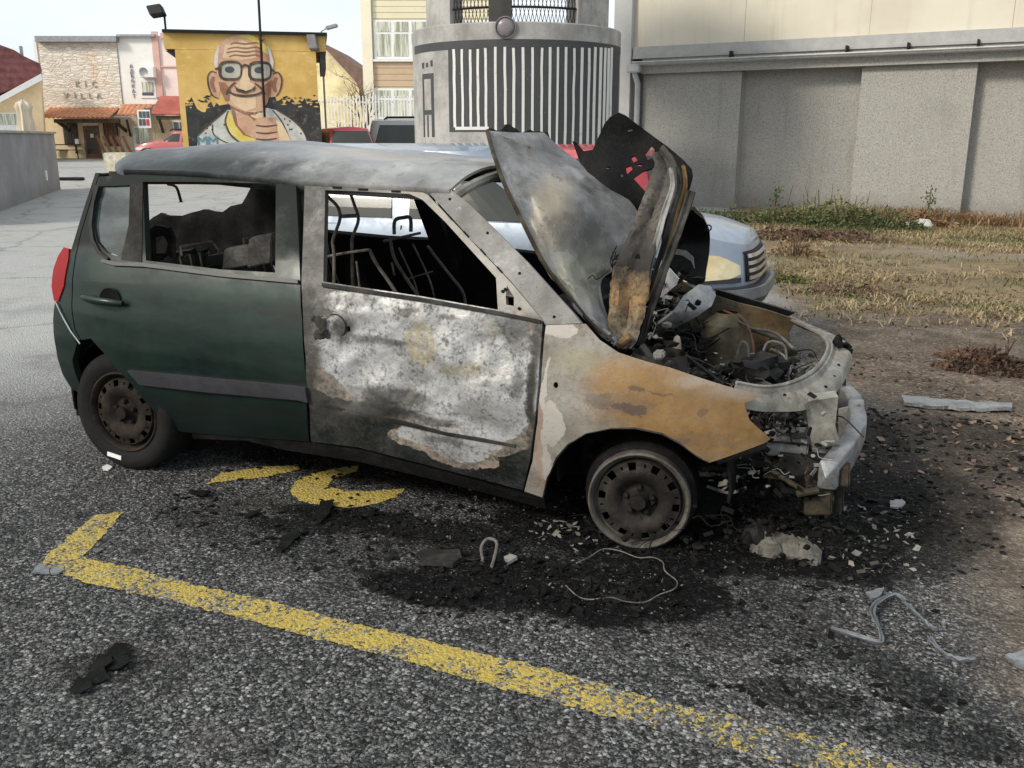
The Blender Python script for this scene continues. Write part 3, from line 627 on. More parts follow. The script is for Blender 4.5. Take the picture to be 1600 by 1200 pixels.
# ---- bare tree
m_bark = plain('bark', (.12, .085, .06), .9, scale=8, var=.4)
def bare_tree(P, H, label, seed):
    rnd = random.Random(seed); t = thing('bare_tree', label, 'tree', P); tr, cr = MB(), MB()
    def br(p, d, ln, r, dep):
        pts = [p]; q = p.copy(); dd = d.copy()
        for i in range(4):
            dd = (dd+Vector((rnd.gauss(0, .16), rnd.gauss(0, .16), rnd.gauss(.03, .1)))).normalized(); q = q+dd*ln/4; pts.append(q)
        (tr if dep > 3 else cr).tube([tuple(x) for x in pts], [r*(1-.13*i) for i in range(5)], 5 if dep > 2 else 3, False)
        if dep:
            for k in range(3 if dep > 2 else 4):
                br(pts[rnd.randint(2, 4)], (dd+Vector((rnd.gauss(0, .6), rnd.gauss(0, .6), rnd.gauss(.1, .35)))).normalized(), ln*rnd.uniform(.5, .78), r*.5, dep-1)
    br(Vector((0, 0, -.1)), Vector((0, 0, 1)), H*.38, .1, 4)
    tr.build('trunk', m_bark, t, world=False); cr.build('crown', m_bark, t, world=False)
bare_tree(facpt(43, 553), 5.4, 'bare thin-branched tree in front of the cream gabled house', 3); bare_tree(facpt(47, 531), 3.6, 'small bare tree behind the white picket fence', 9)

# ---- striped round tower
a = M('painted_concrete'); pc = a.mix(a.mr(a.noise(2.2, 6, .65), .35, .68), (.25, .245, .23), (.4, .39, .37)); pc = a.mix(a.math('MULTIPLY', a.mr(a.noise(14, 5, .7), .55, .72), .5), pc, (.14, .13, .115)); pz = a.sep()[2]; pc = a.mix(a.math('MULTIPLY', a.mr(a.noise(4, 5, .7, vec=a.scale(a.pos(), (1, 1, .1))), .52, .7), .5), pc, (.15, .14, .12))
m_pconc = a.out(pc, .9, 0, a.bump(a.noise(35, 5, .65), .5, .01))
a = M('worn_black_paint'); m_bp = a.out(a.mix(a.mr(a.noise(22, 5, .7), .66, .72), a.mix(a.noise(3, 4), (.03, .032, .034), (.06, .062, .063)), (.33, .33, .31)), .75)
a = M('worn_white_paint'); m_wp = a.out(a.mix(a.mr(a.noise(8, 5, .7), .55, .8), (.6, .6, .58), (.4, .39, .37)), .8)
TD = 17.0; TP = facpt(TD, 807); TR = TD*.1055
tw = thing('striped_round_tower', 'round concrete tower base painted with black and white stripes', 'tower', TP)
def cyl(px, py, R_=None):
    v = ray(px, py); R_ = R_ or TR; ox, oy = CAM.x-TP.x, CAM.y-TP.y; A = v.x*v.x+v.y*v.y; B = 2*(ox*v.x+oy*v.y); Cc = ox*ox+oy*oy-R_*R_; d_ = B*B-4*A*Cc
    t = (-B-math.sqrt(max(d_, 0)))/(2*A); P = CAM+v*t; return math.atan2(P.y-TP.y, P.x-TP.x), P.z-TP.z
zt = cyl(807, 33)[1]; zband0 = cyl(807, 72)[1]; zband1 = cyl(807, 61)[1]
MB().lathe([(TR, -.3), (TR, zt-.02), (TR-.02, zt), (TR-.25, zt+.01)], (0, 0, 0), (0, 0, 1), 96).build('drum', m_pconc, tw, world=False)
MB().lathe([(0, zt-.3), (TR-.24, zt-.3)], (0, 0, 0), (0, 0, 1), 48).build('deck', m_conc, tw, world=False)
def cpatch(name, mat, a0, a1, z0, z1, off, wob=0):
    n = max(2, int(abs(a1-a0)/.04))
    def f(u, v):
        a_ = a0+(a1-a0)*u; zz = z0+(z1-z0)*v; r_ = TR+off
        if wob: a_ += wob*nz(zz*3, a0*20, 0)
        return (r_*math.cos(a_), r_*math.sin(a_), zz)
    return MB().grid(f, n, 8 if wob else 1).build(name, mat, tw, world=False, sharp=None, solid=.003)
aL = cyl(701, 120)[0]; aR = cyl(956, 110)[0]
zlow = cyl(807, 232)[1]-1.0
cpatch('black_field', m_bp, aL, aR+.25, cyl(760, 206)[1], zband0+.01, .004); cpatch('black_band', m_bp, cyl(659, 90)[0]-.2, aR+.3, zband0-.02, zband1, .0065)
cpatch('black_field', m_bp, cyl(778, 150)[0], aR+.25, zlow, cyl(760, 206)[1]-.002, .004)
for i, zx in enumerate([275, 325, 375, 422, 472, 530, 590, 645, 703, 762, 820, 870, 918, 970, 1020, 1068, 1112, 1150, 1185, 1211, 1233, 1252]):
    px_ = 640+zx/4+1.5; c0 = cyl(px_-2.3*(.7+.3*random.random()), 120)[0]; c1 = cyl(px_+2.3*(.7+.3*random.random()), 120)[0]
    cpatch('painted_stripe', m_wp, c0, c1, cyl(740, 199)[1] if i < 5 else zlow, cyl(px_, 73 if i > 3 else 76)[1]-.02*random.random(), .009, .006)
cpatch('painted_stripe', m_wp, cyl(712, 198)[0], cyl(764, 198)[0], cyl(740, 203)[1], cyl(740, 198)[1], .0125)
for (x0, y0, x1, y1) in ((661, 115, 678, 123), (674, 115, 678, 214), (661, 172, 678, 179), (661, 115, 663, 214), (667, 180, 669, 214), (661, 97, 664, 106), (667, 98, 670, 105), (674, 95, 677, 104)):
    cpatch('painted_mark', m_bp, cyl(x0, 150)[0], cyl(x1, 150)[0], cyl(668, y1)[1], cyl(668, y0)[1], .0065)
ad, zd = cyl(790, 43); cdir = Vector((math.cos(ad), math.sin(ad), 0)); MB().lathe([(0, .05), (.08, .045), (.135, .02), (.15, 0), (.165, 0), (.165, .03), (.15, .032)], cdir*TR+Vector((0, 0, zd)), cdir, 28).build('round_lamp', plain('purple_grey_glass', (.16, .14, .145), .3), tw, world=False)
for (x0, x1, mt) in ((662, 700, m_pconc), (762, 799, m_dark), (906, 955, m_pconc)):
    a0 = cyl(x0, 40)[0]; a1 = cyl(x1, 40)[0]
    def f(u, v): a_ = a0+(a1-a0)*u; return ((TR-.05)*math.cos(a_), (TR-.05)*math.sin(a_), zt-.05+2.6*v)
    MB().grid(f, 8, 4).build('pillar', mt, tw, world=False, solid=.3 if mt != m_dark else .15)
MB().lathe([(TR+.1, zt+2.5), (TR+.1, zt+2.8), (0, zt+2.9)], (0, 0, 0), (0, 0, 1), 48).lathe([(TR+.1, zt+2.5), (0, zt+2.5)], (0, 0, 0), (0, 0, 1), 48).build('roof_slab', m_conc, tw, world=False)
rl = [((TR-.1)*math.cos(a_), (TR-.1)*math.sin(a_), zt+.22) for a_ in [cyl(702, 30)[0]+(cyl(906, 30)[0]-cyl(702, 30)[0])*i/24 for i in range(25)]]
MB().tube(rl, .018, 6).build('guard_rail', m_black, tw, world=False)
mg = MB(); a0, a1 = cyl(702, 30)[0], cyl(906, 30)[0]
for i in range(-12, 44):
    for sgn in (1, -1):
        pts = [(a0+(a1-a0)*(i+sgn*k*1.0)/32, zt+.28*k) for k in range(0, 8)]; pts = [(q, z_) for q, z_ in pts if min(a0, a1) <= q <= max(a0, a1)]
        if len(pts) > 1: mg.tube([((TR-.12)*math.cos(q), (TR-.12)*math.sin(q), z_) for q, z_ in pts], .006, 3, False)
mg.build('wire_mesh', m_black, tw, world=False)

# ---- grey hall on the right
P0 = gnd(1322, 331); 
FW = Fac(P0, 0); yw = R(10.0)  # the hall runs almost parallel to the cars
FW.rz = -yw; FW.e = Vector((math.cos(-yw), math.sin(-yw), 0)); FW.a = Vector((-FW.e.y, FW.e.x, 0))
hl = FW.thing('grey_hall', 'long low hall with grey pebbledash bays, gutter and cream upper cladding', 'building')
a = M('pebbledash'); sp = a.sep(a.voro(95, out='Color'))[0]; sp2 = a.noise(48, 4, .7)
pd = a.mix(a.math('MULTIPLY', sp, .6), (.33, .322, .295), (.53, .51, .465)); pd = a.mix(a.mr(sp2, .5, .66), pd, (.2, .195, .178)); pd = a.mix(a.math('MULTIPLY', a.mr(a.noise(.7, 5, .6), .45, .75), .35), pd, (.2, .19, .17))
strk = a.mr(a.noise(3.5, 5, .65, vec=a.scale(a.pos(), (1, 1, .12))), .54, .72)
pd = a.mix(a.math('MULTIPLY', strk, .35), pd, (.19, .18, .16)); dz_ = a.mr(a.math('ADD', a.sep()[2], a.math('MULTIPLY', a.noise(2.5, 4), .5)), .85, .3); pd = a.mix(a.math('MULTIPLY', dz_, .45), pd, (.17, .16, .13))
m_peb = a.out(pd, .95, 0, a.bump(a.math('ADD', sp2, a.math('MULTIPLY', sp, .6)), .9, .012))
a = M('cream_cladding'); cc_ = a.mix(a.mr(a.noise(.7, 4, .6), .3, .7), (.52, .48, .38), (.6, .56, .46)); st_ = a.mr(a.noise(2.5, 5, .65, vec=a.scale(a.pos(), (1, 1, .06))), .52, .75)
m_clad = a.out(a.mix(a.math('MULTIPLY', st_, .55), cc_, (.36, .29, .2)), .6)
m_gut = plain('zinc_gutter', (.4, .4, .4), .5, .2, var=.12); m_alu = plain('grey_flashing', (.33, .33, .32), .5, .1, var=.1)
MB().box(FW.l(990, 200)[0], 16, 0, 1, -.3, FW.l(1322, 90, -.42)[1]).build('wall', m_peb, hl, world=False)
for x0, x1 in ((1003, 1154), (1339, 1516), (1700, 1900)): MB().box(FW.l(x0, 200, -.28)[0], FW.l(x1, 200, -.28)[0], -.28, -.001, -.3, FW.l(1322, 104, -.42)[1]-.003).build('pier_panel', m_peb, hl, world=False)
zl = FW.l(1322, 104, -.42)[1]; zg = FW.l(1322, 84, -.5)[1]; zu = FW.l(1322, 68, -.3)[1]
s0 = FW.l(1003, 105, -.42)[0]
MB().box(s0, 16, -.42, 1, zl, zl+.3).build('lintel', m_peb, hl, world=False)
gp = MB(); n = 10
for sx in (s0-.15, 16):
    for i in range(n+1): t = math.pi*i/n; gp.v.append((sx, -.55+.07*math.cos(t), zg-.07*math.sin(t)))
gp.f = [(i, i+1, n+2+i, n+1+i) for i in range(n)]; gt = gp.build('gutter', m_gut, hl, world=False, solid=.006)
MB().tube([(s0-.15, -.62, zg), (16, -.62, zg)], .018, 8).build('gutter_bead', m_gut, hl, world=False)
for px_ in (1142, 1323, 1419, 1528): s_ = FW.l(px_, 70, -.6)[0]; MB().box(s_-.015, s_+.015, -.63, -.4, zg+.005, zg+.14).build('gutter_strap', m_black, hl, world=False)
MB().box(s0-.2, 16, -.46, 1, zl+.303, zg+.13).build('fascia', m_alu, hl, world=False); MB().box(s0-.22, 16, -.4, 1, zg+.133, zu+.12).build('flashing', m_alu, hl, world=False)
s_ = s0-.25; k = 0
while s_ < 14:
    MB().box(s_, s_+2.36, -.3+.004*(k % 2), 1, zu+.123, zu+2.6).build('cladding_panel', m_clad, hl, world=False); s_ += 2.365; k += 1
FW.part(hl, 'corner_column', plain('pale_grey_column', (.4, .4, .39), .75, scale=1.2, var=.08), 957, -60, 984, 330, -.45, .6, True)
sd_ = FW.l(996, 100, -.4)[0]
dp = MB().tube([(sd_, -.52, zg-.02), (sd_, -.52, zg-.22), (sd_+.03, -.42, zg-.42), (sd_+.03, -.4, .1)], .06, 12).build('downpipe', m_gut, hl, world=False); MB().box(sd_-.15, sd_+.14, -.64, -.44, zg-.2, zg-.02).build('hopper', m_gut, hl, world=False, bevel=.02)
MB().box(s0-2, 16, 0, 8, -.3, .0).build('footing', m_conc, hl, world=False)

# ================================================================== OTHER CARS (a generic saloon/estate/SUV body swept round its plan outline)
m_tyre = plain('tyre_rubber', (.011, .011, .011), .85, var=.3, bump=.3, bscale=60, Specular_IOR_Level=.2)
m_plastic = plain('black_bumper_plastic', (.02, .02, .021), .5, var=.2, bump=.1, bscale=200)
m_chrome = plain('chrome', (.65, .66, .67), .18, .9, var=.08, bump=0)
a = M('car_glass'); m_cglass = a.out(a.mix(a.noise(2, 3), (.03, .034, .03), (.06, .065, .058)), .12, 0, None, Specular_IOR_Level=.3)
a = M('rear_lamp_red'); m_rlamp = a.out((.24, .008, .008), .45, 0, None, Specular_IOR_Level=.2)
a = M('clear_lamp'); m_clamp = a.out((.55, .55, .55), .15, .2)
def paint(name, col, metal=.3, rough=.32, dirt=(.2, .19, .17), dk=.25):
    a = M(name); d_ = a.mr(a.noise(5, 6, .7), .5, .8)
    return a.out(a.mix(a.math('MULTIPLY', d_, dk), col, dirt), a.mr(a.noise(9, 4), .3, .7, rough*.8, rough*1.5), metal, None, Coat_Weight=.5, Coat_Roughness=.08)
class Car:
    def __init__(s, name, label, loc, rz, L_, W, H, pm, belt=.93, hood=.98, cab=(.02, .66), roofx=(.06, .52), noseZ=.72, n=4.2, tail=.93, group=None, roofin=.78, cat='car'):
        s.t = thing(name, label, cat, loc, rz, group); s.L, s.W, s.H, s.n = L_, W, H, n; s.pm = pm
        s.zk = [(0, tail), (.08, belt), (cab[1]-.06, belt), (cab[1], hood), (.93, noseZ+.08), (1, noseZ)]; s.belt = belt
        s.lev = [(.17, .06), (.22, .01), (.38, .0), (.55, 0), (.74, .012), (.9, .03), (1, .06)]
        body = MB(); N = 96
        for k, (zf, ins) in enumerate(s.lev):
            for i in range(N): body.v.append(s.low(2*math.pi*i/N, k=k))
        for k in range(len(s.lev)-1):
            for i in range(N): body.f.append((k*N+i, k*N+(i+1) % N, (k+1)*N+(i+1) % N, (k+1)*N+i))
        kk = (len(s.lev)-1)*N
        # top cap with crown
        top = MB()
        def cap(u, v):
            th = math.pi*u; P = Vector(s.low(th, k=len(s.lev)-1)); Q = Vector(s.low(-th, k=len(s.lev)-1)); r_ = P.lerp(Q, v); r_.z += .075*(1-(2*v-1)**2)*(1 if abs(math.cos(th)) < .98 else .4); return r_
        body.grid(cap, 48, 10)
        s.body = body.build('body', pm, s.t, world=False, sharp=62)
        MB().box(-L_*.44, L_*.44, -W*.42, W*.42, .14, .3).build('underbody', m_black, s.t, world=False)
        # greenhouse
        s.c0, s.c1 = cab; s.r0, s.r1 = roofx; s.roofin = roofin
        g = MB(); N = 72; K = 6
        for k in range(K+1):
            for i in range(N): g.v.append(s.up(2*math.pi*i/N, k/K))
        for k in range(K):
            for i in range(N): g.f.append((k*N+i, k*N+(i+1) % N, (k+1)*N+(i+1) % N, (k+1)*N+i))
        def rcap(u, v):
            th = math.pi*u; P = Vector(s.up(th, 1)); Q = Vector(s.up(-th, 1)); r_ = P.lerp(Q, v); r_.z += .05*(1-(2*v-1)**2)*min(1, 3*math.sin(th)); return r_
        g.grid(rcap, 36, 10); s.roof = g.build('roof', pm, s.t, world=False, sharp=40)
    def pl(s, th, a, b, cx, n):
        c, q = math.cos(th), math.sin(th); return cx+a*math.copysign(abs(c)**(2/n), c), b*math.copysign(abs(q)**(2/n), q)
    def low(s, th, k=None, z=None, off=0):
        if k is not None: zf, ins = s.lev[k]; ins -= off
        x0, y0 = s.pl(th, s.L/2, s.W/2, 0, s.n); top = interp((x0+s.L/2)/s.L, s.zk)
        if k is not None: zz = .2+(top-.2)*(zf-.17)/(1-.17)
        else: zz = z; zf = .17+(z-.2)/(top-.2)*.83; ins = interp(zf, s.lev)-off
        bul = .04*smooth((zz-.2)/.3)*(1 if zz < .6 else 1)
        x, y = s.pl(th, s.L/2-ins-.05+bul, s.W/2-ins, 0, s.n)
        return (x, y, zz)
    def up(s, th, v, off=0):
        L_ = s.L; xa = -L_/2+s.c0*L_+(s.r0-s.c0)*L_*v; xb = -L_/2+s.c1*L_+(s.r1-s.c1)*L_*v; b = (s.W/2-.06)*(1+(s.roofin-1)*v**1.15)
        x, y = s.pl(th, (xb-xa)/2+off, b+off, (xa+xb)/2, 6)
        return (x, y, s.belt-.04+(s.H-.05-s.belt+.04)*v)
    def ang_low(s, x): q = max(-1, min(1, 2*x/s.L)); return math.acos(math.copysign(abs(q)**(s.n/2), q))
    def ang_up(s, x, v):
        L_ = s.L; xa = -L_/2+s.c0*L_+(s.r0-s.c0)*L_*v; xb = -L_/2+s.c1*L_+(s.r1-s.c1)*L_*v; q = (x-(xa+xb)/2)/((xb-xa)/2); q = max(-1, min(1, q)); return math.acos(math.copysign(abs(q)**3, q))
    def ang_y(s, y): q = max(-1, min(1, 2*y/s.W)); return math.asin(math.copysign(abs(q)**(s.n/2), q))
    def patch(s, name, mat, t0, t1, z0, z1, off=.006, parent=None, nu=16, nv=6, th=.01, rear=False):
        zf0 = z0 if callable(z0) else (lambda u: z0); zf1 = z1 if callable(z1) else (lambda u: z1)
        def f(u, v):
            zz = zf0(u)+(zf1(u)-zf0(u))*v; return s.low(t0+(t1-t0)*u, z=zz, off=off)
        return MB().grid(f, nu, nv).build(name, mat, parent or s.t, world=False, sharp=40, solid=th)
    def win(s, name, mat, x0, x1, v0, v1, side=-1, off=.008, parent=None):   # side window between x0,x1 (at belt) x2,x3 (at top)
        def f(u, v):
            vv = v0+(v1-v0)*v; xa = x0[0]+(x0[1]-x0[0])*v; xb = x1[0]+(x1[1]-x1[0])*v; t = s.ang_up(xa+(xb-xa)*u, vv); return s.up(side*t, vv, off)
        return MB().grid(f, 10, 6).build(name, mat, parent or s.t, world=False, sharp=None, solid=.006)
    def screen(s, name, mat, front, v0=.12, v1=.9, ky=.82, off=.01):
        def f(u, v):
            q = (2*u-1)*ky; t = math.asin(math.copysign(abs(q)**3, q)); t = t if front else math.pi-t; return s.up(t, v0+(v1-v0)*v, off)
        return MB().grid(f, 12, 6).build(name, mat, s.t, world=False, sharp=None, solid=.006)
    def wheel(s, x, side, r=.3, name='wheel'):
        y = side*(s.W/2-.015); ax = (0, side, 0)
        wo_ = MB().lathe([(r*.62, -.19), (r*.95, -.19), (r, -.15), (r, -.04), (r*.95, 0), (r*.68, .004), (r*.64, -.01)], (x, y, r), ax, 32).build(name, m_tyre, s.t, world=False)
        MB().lathe([(r*.66, -.005), (r*.6, -.03), (r*.4, -.02), (.05, 0), (0, 0)], (x, y, r), ax, 24).build('rim', m_metal, wo_, world=False)
        # arch lip
        MB().lathe([(r*1.06, -.03), (r*1.22, -.02), (r*1.22, .012), (r*1.07, .012)], (x, y, r), ax, 32).build('wheel_arch', m_plastic, s.t, world=False)
    def finish(s, wx=(-.31, .31), r=.3, doors=(), glass=m_cglass):
        for side in (-1, 1):
            for k in wx: s.wheel(k*s.L, side, r)
        s.screen('windscreen', glass, True); s.screen('rear_window', glass, False)
        for side in (-1, 1):
            s.patch('rear_lamp', m_rlamp, math.pi-s.ang_y(side*s.W*.49), math.pi-s.ang_y(side*s.W*.36), s.belt-.3, s.belt-.04, .012)
            s.patch('headlight', m_clamp, s.ang_y(side*s.W*.3), s.ang_y(side*s.W*.488), .58, .7, .012) if s.n else None
        s.patch('front_bumper', m_plastic, s.ang_y(-s.W*.496), s.ang_y(s.W*.496), .3, .44, .02, nu=32); s.patch('rear_bumper', m_plastic, math.pi-s.ang_y(-s.W*.496), math.pi-s.ang_y(s.W*.496), .3, .46, .02, nu=32)
# silver-blue car parked right beside the burned one (front toward +X)
m_silver = paint('silver_blue_paint', (.24, .285, .35), .4, .36)
SX, SY = .53, 3.52
sc_ = Car('silver_car', 'silver-blue hatchback with heat-yellowed headlight parked behind the burned car', (SX, SY, 0), 0, 4.02, 1.72, 1.49, m_silver, belt=.97, hood=1.02, cab=(.02, .72), roofx=(.09, .545), noseZ=.83, n=3.6)
for side in (-1, 1):
    sc_.win('side_window', m_cglass, (-1.72, -1.5), (-.52, -.56), .1, .86, side); sc_.win('side_window', m_cglass, (-.38, -.42), (.62, .02), .1, .86, side)
    for x_ in (-.45, .72): sc_.patch('door_seam', m_black, side*sc_.ang_low(x_), side*sc_.ang_low(x_+.012), .3, .93, .003, nu=1, th=.002)
    sc_.patch('side_strip', m_plastic, side*sc_.ang_low(-1.0), side*sc_.ang_low(1.0), .48, .6, .012, nu=20)
    sc_.wheel(-1.2, side, .3); sc_.wheel(1.25, side, .3)
    mir = MB().blob((.78, side*.93, 1.06), (.06, .1, .07), 2, .05).build('wing_mirror', m_plastic, sc_.t, world=False)
sc_.screen('windscreen', m_cglass, True); sc_.screen('rear_window', m_cglass, False)
a = M('yellowed_headlight'); hn = a.noise(7, 5, .6)
m_yhl = a.out(a.mix(a.mr(hn, .35, .7), (.62, .5, .26), (.78, .68, .42)), .22, 0, a.bump(a.noise(14, 4), .25, .02), Coat_Weight=.4)
for side in (-1, 1):
    t0, t1 = side*sc_.ang_low(1.5), 0
    t1 = sc_.ang_y(side*sc_.W*.30)
    hb = sc_.patch('headlight', m_yhl if side < 0 else m_clamp, t0, t1, lambda u: .62+.02*u+.07*max(0, u-.8)*5*.3, lambda u: .80-.02*u-.1*max(0, u-.6)*1.6, .02, nu=18, nv=8, th=.03)
    sc_.patch('headlight_trim', m_plastic, t0, t1, lambda u: .605, lambda u: .618+.02*u, .022, parent=hb, nu=18, nv=2)
sc_.patch('front_bumper', m_plastic, sc_.ang_low(1.45)*-1, sc_.ang_low(1.45), lambda u: .28, lambda u: .58, .045, nu=48, nv=6, th=.05)
sc_.patch('bumper_ledge', plain('grey_bumper_paint', (.13, .14, .15), .4), -sc_.ang_y(sc_.W*.45), sc_.ang_y(sc_.W*.45), .5, .57, .075, nu=40, nv=3, th=.03)
gr_ = sc_.patch('grille', m_black, -sc_.ang_y(sc_.W*.26), sc_.ang_y(sc_.W*.26), .6, .8, .01, nu=20)
for i in range(4): sc_.patch('grille_bar', m_chrome, -sc_.ang_y(sc_.W*.25), sc_.ang_y(sc_.W*.25), .615+i*.048, .64+i*.048, .026, parent=gr_, nu=20, nv=1)
sc_.patch('number_plate', m_frame, -sc_.ang_y(.26), sc_.ang_y(.26), .33, .44, .052, nu=10, nv=1)
# red car beyond it, in the same row
m_red = paint('red_paint', (.36, .022, .03), .1, .35)
rc = Car('red_parked_car', 'red hatchback parked beyond the silver-blue car in the same row', (-.5, 6.1, 0), math.pi+.02, 3.9, 1.66, 1.47, m_red)
for side in (-1, 1): rc.win('side_window', m_cglass, (-1.6, -1.45), (-.45, -.5), .12, .85, side); rc.win('side_window', m_cglass, (-.35, -.4), (.5, .0), .12, .85, side)
rc.finish(r=.29)
def far_car(name, label, px, D, rz, L_, W, H, col, bars=False, **k):
    P = facpt(D, px); c_ = Car(name, label, P, -YAW+rz, L_, W, H, paint('paint_'+name+str(px), col, .1, .4), cat='car', **k)
    for side in (-1, 1): c_.win('side_window', m_cglass, (-.42*L_, -.38*L_), (-.12*L_, -.13*L_), .12, .85, side); c_.win('side_window', m_cglass, (-.09*L_, -.1*L_), (.12*L_, .0), .12, .85, side)
    c_.finish(r=.31)
    if bars:
        for side in (-1, 1): MB().tube([(-.35*L_, side*W*.34, H-.02), (-.33*L_, side*W*.34, H+.06), (.0, side*W*.34, H+.07), (.03*L_, side*W*.34, H)], .025, 6).build('roof_rail', m_black, c_.t, world=False)
    return c_
far_car('red_hatchback', 'faded red old hatchback with roof rack in front of the shops', 278, 44, math.pi, 3.7, 1.6, 1.42, (.42, .09, .09), True)
far_car('red_van', 'small red car facing the yard right of the mural building', 547, 29, -math.pi/2+.35, 3.9, 1.7, 1.62, (.4, .03, .05))
far_car('grey_estate_car', 'grey estate car with roof rails left of the striped tower', 678, 32, .1, 4.6, 1.8, 1.85, (.33, .35, .36), True)

# ================================================================== THE BURNED CAR
car = thing('burned_car', 'burned-out dark green hatchback with buckled bonnet and rusted front wing', 'car', (1.3, .8, 0))
YC = 1.6       # mirror: far side y = YC - near side y
KZ = [(.1, .09), (.2, .05), (.35, 0), (.5, -.035), (.62, -.045), (.75, -.035), (.9, -.005), (.97, .02), (1.4, .19), (1.52, .26)]
def Ys(x, z):
    y = interp(z+.035*x, KZ)
    if x < 0: y += .42*x*x
    if x > 2.55: y += .75*(x-2.55)**2
    return y
def unp(px, py, fy):
    Y = fy(1.5, .8)
    for i in range(24): P = atY(px, py, Y); Y = .5*Y+.5*fy(P.x, P.z)
    return P
def S(px, py): return unp(px, py, Ys)
def xz(pts, fy=Ys): return [(lambda P: (P.x, P.z))(unp(*p, fy)) for p in pts]
def side_panel(name, pts, holes, mat, parent, thick=.02, off=0, step=.06, bumpf=None, far=False, fy=Ys, sharp=40):
    def f(x, z):
        y = fy(x, z)+off+(bumpf(x, z) if bumpf else 0)
        return Vector((x, YC-y if far else y, z))
    return sheet(xz(pts, fy), [xz(h_, fy) for h_ in holes], f, thick, step, name, mat, parent, sharp=sharp, out=(0, 1, 0) if far else (0, -1, 0))

# ---- burned and painted metals
def burn(name, c_dark, c_mid, c_light, sc=3.5, rough=.75, metal=.15, white=0, rust=0, bump=.35, lo=.3, hi=.72):
    a = M(name); p = a.warp(.12, 4); n1 = a.noise(sc, 7, .68, vec=p); n2 = a.noise(sc*6, 5, .7)
    f = a.math('ADD', a.math('MULTIPLY', n1, .72), a.math('MULTIPLY', n2, .28))
    c = a.ramp(a.mr(f, lo, hi, smooth=False), [(0, c_dark), (.45, c_mid), (1, c_light)])
    if rust: c = a.mix(a.math('MULTIPLY', a.mr(a.noise(2.6, 6, .7), .52, .66), rust), c, a.mix(n2, (.16, .07, .025), (.36, .2, .07)))
    if white: c = a.mix(a.math('MULTIPLY', a.mr(a.noise(9, 6, .75), .56, .68), white), c, (.55, .55, .53))
    spk = a.mr(a.noise(140, 2, .6), .62, .7); c = a.mix(a.math('MULTIPLY', spk, .45), c, (.05, .047, .043))
    return a.out(c, a.mr(n2, .3, .7, rough*.75, min(1, rough*1.2)), metal, a.bump(a.math('ADD', a.math('MULTIPLY', n2, .6), a.noise(70, 4, .7)), bump, .006), Specular_IOR_Level=.1)
m_ash = burn('ash_grey_steel', (.07, .067, .062), (.2, .196, .185), (.38, .375, .36), white=.4)
m_ashdk = burn('sooty_steel', (.007, .0065, .006), (.028, .027, .025), (.1, .096, .088))
m_char = burn('charred_black', (.002, .002, .002), (.006, .006, .006), (.022, .0215, .02), rough=.85, metal=0)
m_charsh = burn('charred_glossy', (.003, .003, .003), (.006, .006, .006), (.014, .014, .015), rough=.5, metal=0)
m_rusty = burn('rusty_steel', (.06, .035, .018), (.2, .12, .05), (.36, .26, .15), white=.15)
m_wire = burn('burnt_wire', (.05, .045, .04), (.13, .12, .11), (.28, .27, .25), sc=12)
m_pale = burn('pale_ashen_panel', (.05, .046, .038), (.2, .195, .17), (.38, .37, .335), white=.25, rust=.3, sc=5)
m_alum = burn('melted_aluminium', (.08, .08, .08), (.23, .235, .24), (.44, .44, .44), metal=.45, rough=.5, sc=6)
m_olive = burn('scorched_inner_wing', (.018, .015, .011), (.07, .064, .044), (.16, .15, .11), rust=.35, sc=6)
m_beige = burn('scorched_brown_block', (.012, .01, .008), (.05, .042, .03), (.14, .12, .085), rust=.35, sc=7)
# green paint, dulled by soot toward the front of the car
def green_mat():
    a = M('sooted_green_paint'); x, y, z = a.sep(); p = a.warp(.1, 5)
    st = a.noise(2.2, 6, .65, vec=a.scale(p, (.55, 1, 3.2)))
    g = a.mix(a.mr(st, .35, .68), (.005, .0125, .0105), (.013, .029, .0235))
    g = a.mix(a.math('MULTIPLY', a.mr(a.noise(1.7, 5, .6, vec=a.scale(p, (.8, 1, 4))), .52, .68), .65), g, (.016, .014, .01))
    sootm = a.mr(a.math('ADD', z, a.math('MULTIPLY', a.noise(4, 5, .65), .16)), 1.02, 1.16)
    g = a.mix(a.math('MULTIPLY', sootm, .8), g, a.mix(a.mr(a.noise(5, 5, .7), .5, .7), (.018, .02, .018), (.055, .056, .052)))
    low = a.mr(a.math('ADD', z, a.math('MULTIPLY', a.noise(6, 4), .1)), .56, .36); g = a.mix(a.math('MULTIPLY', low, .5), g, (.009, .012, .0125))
    dust = a.mr(a.noise(60, 4, .7), .6, .75); g = a.mix(a.math('MULTIPLY', dust, .12), g, (.07, .07, .06))
    return a.out(g, a.mx(a.mr(a.noise(6, 5, .65), .3, .7, .26, .5), a.math('MULTIPLY', sootm, .85)), a.mr(sootm, 0, 1, .25, 0), a.bump(a.noise(5, 3), .04, .02), Coat_Weight=a.mr(sootm, 0, 1, .16, 0), Coat_Roughness=.14, Specular_IOR_Level=.25)
m_green = green_mat()
def px2(px, py, fy=Ys): P = unp(px, py, fy); return (P.x, P.y, P.z)
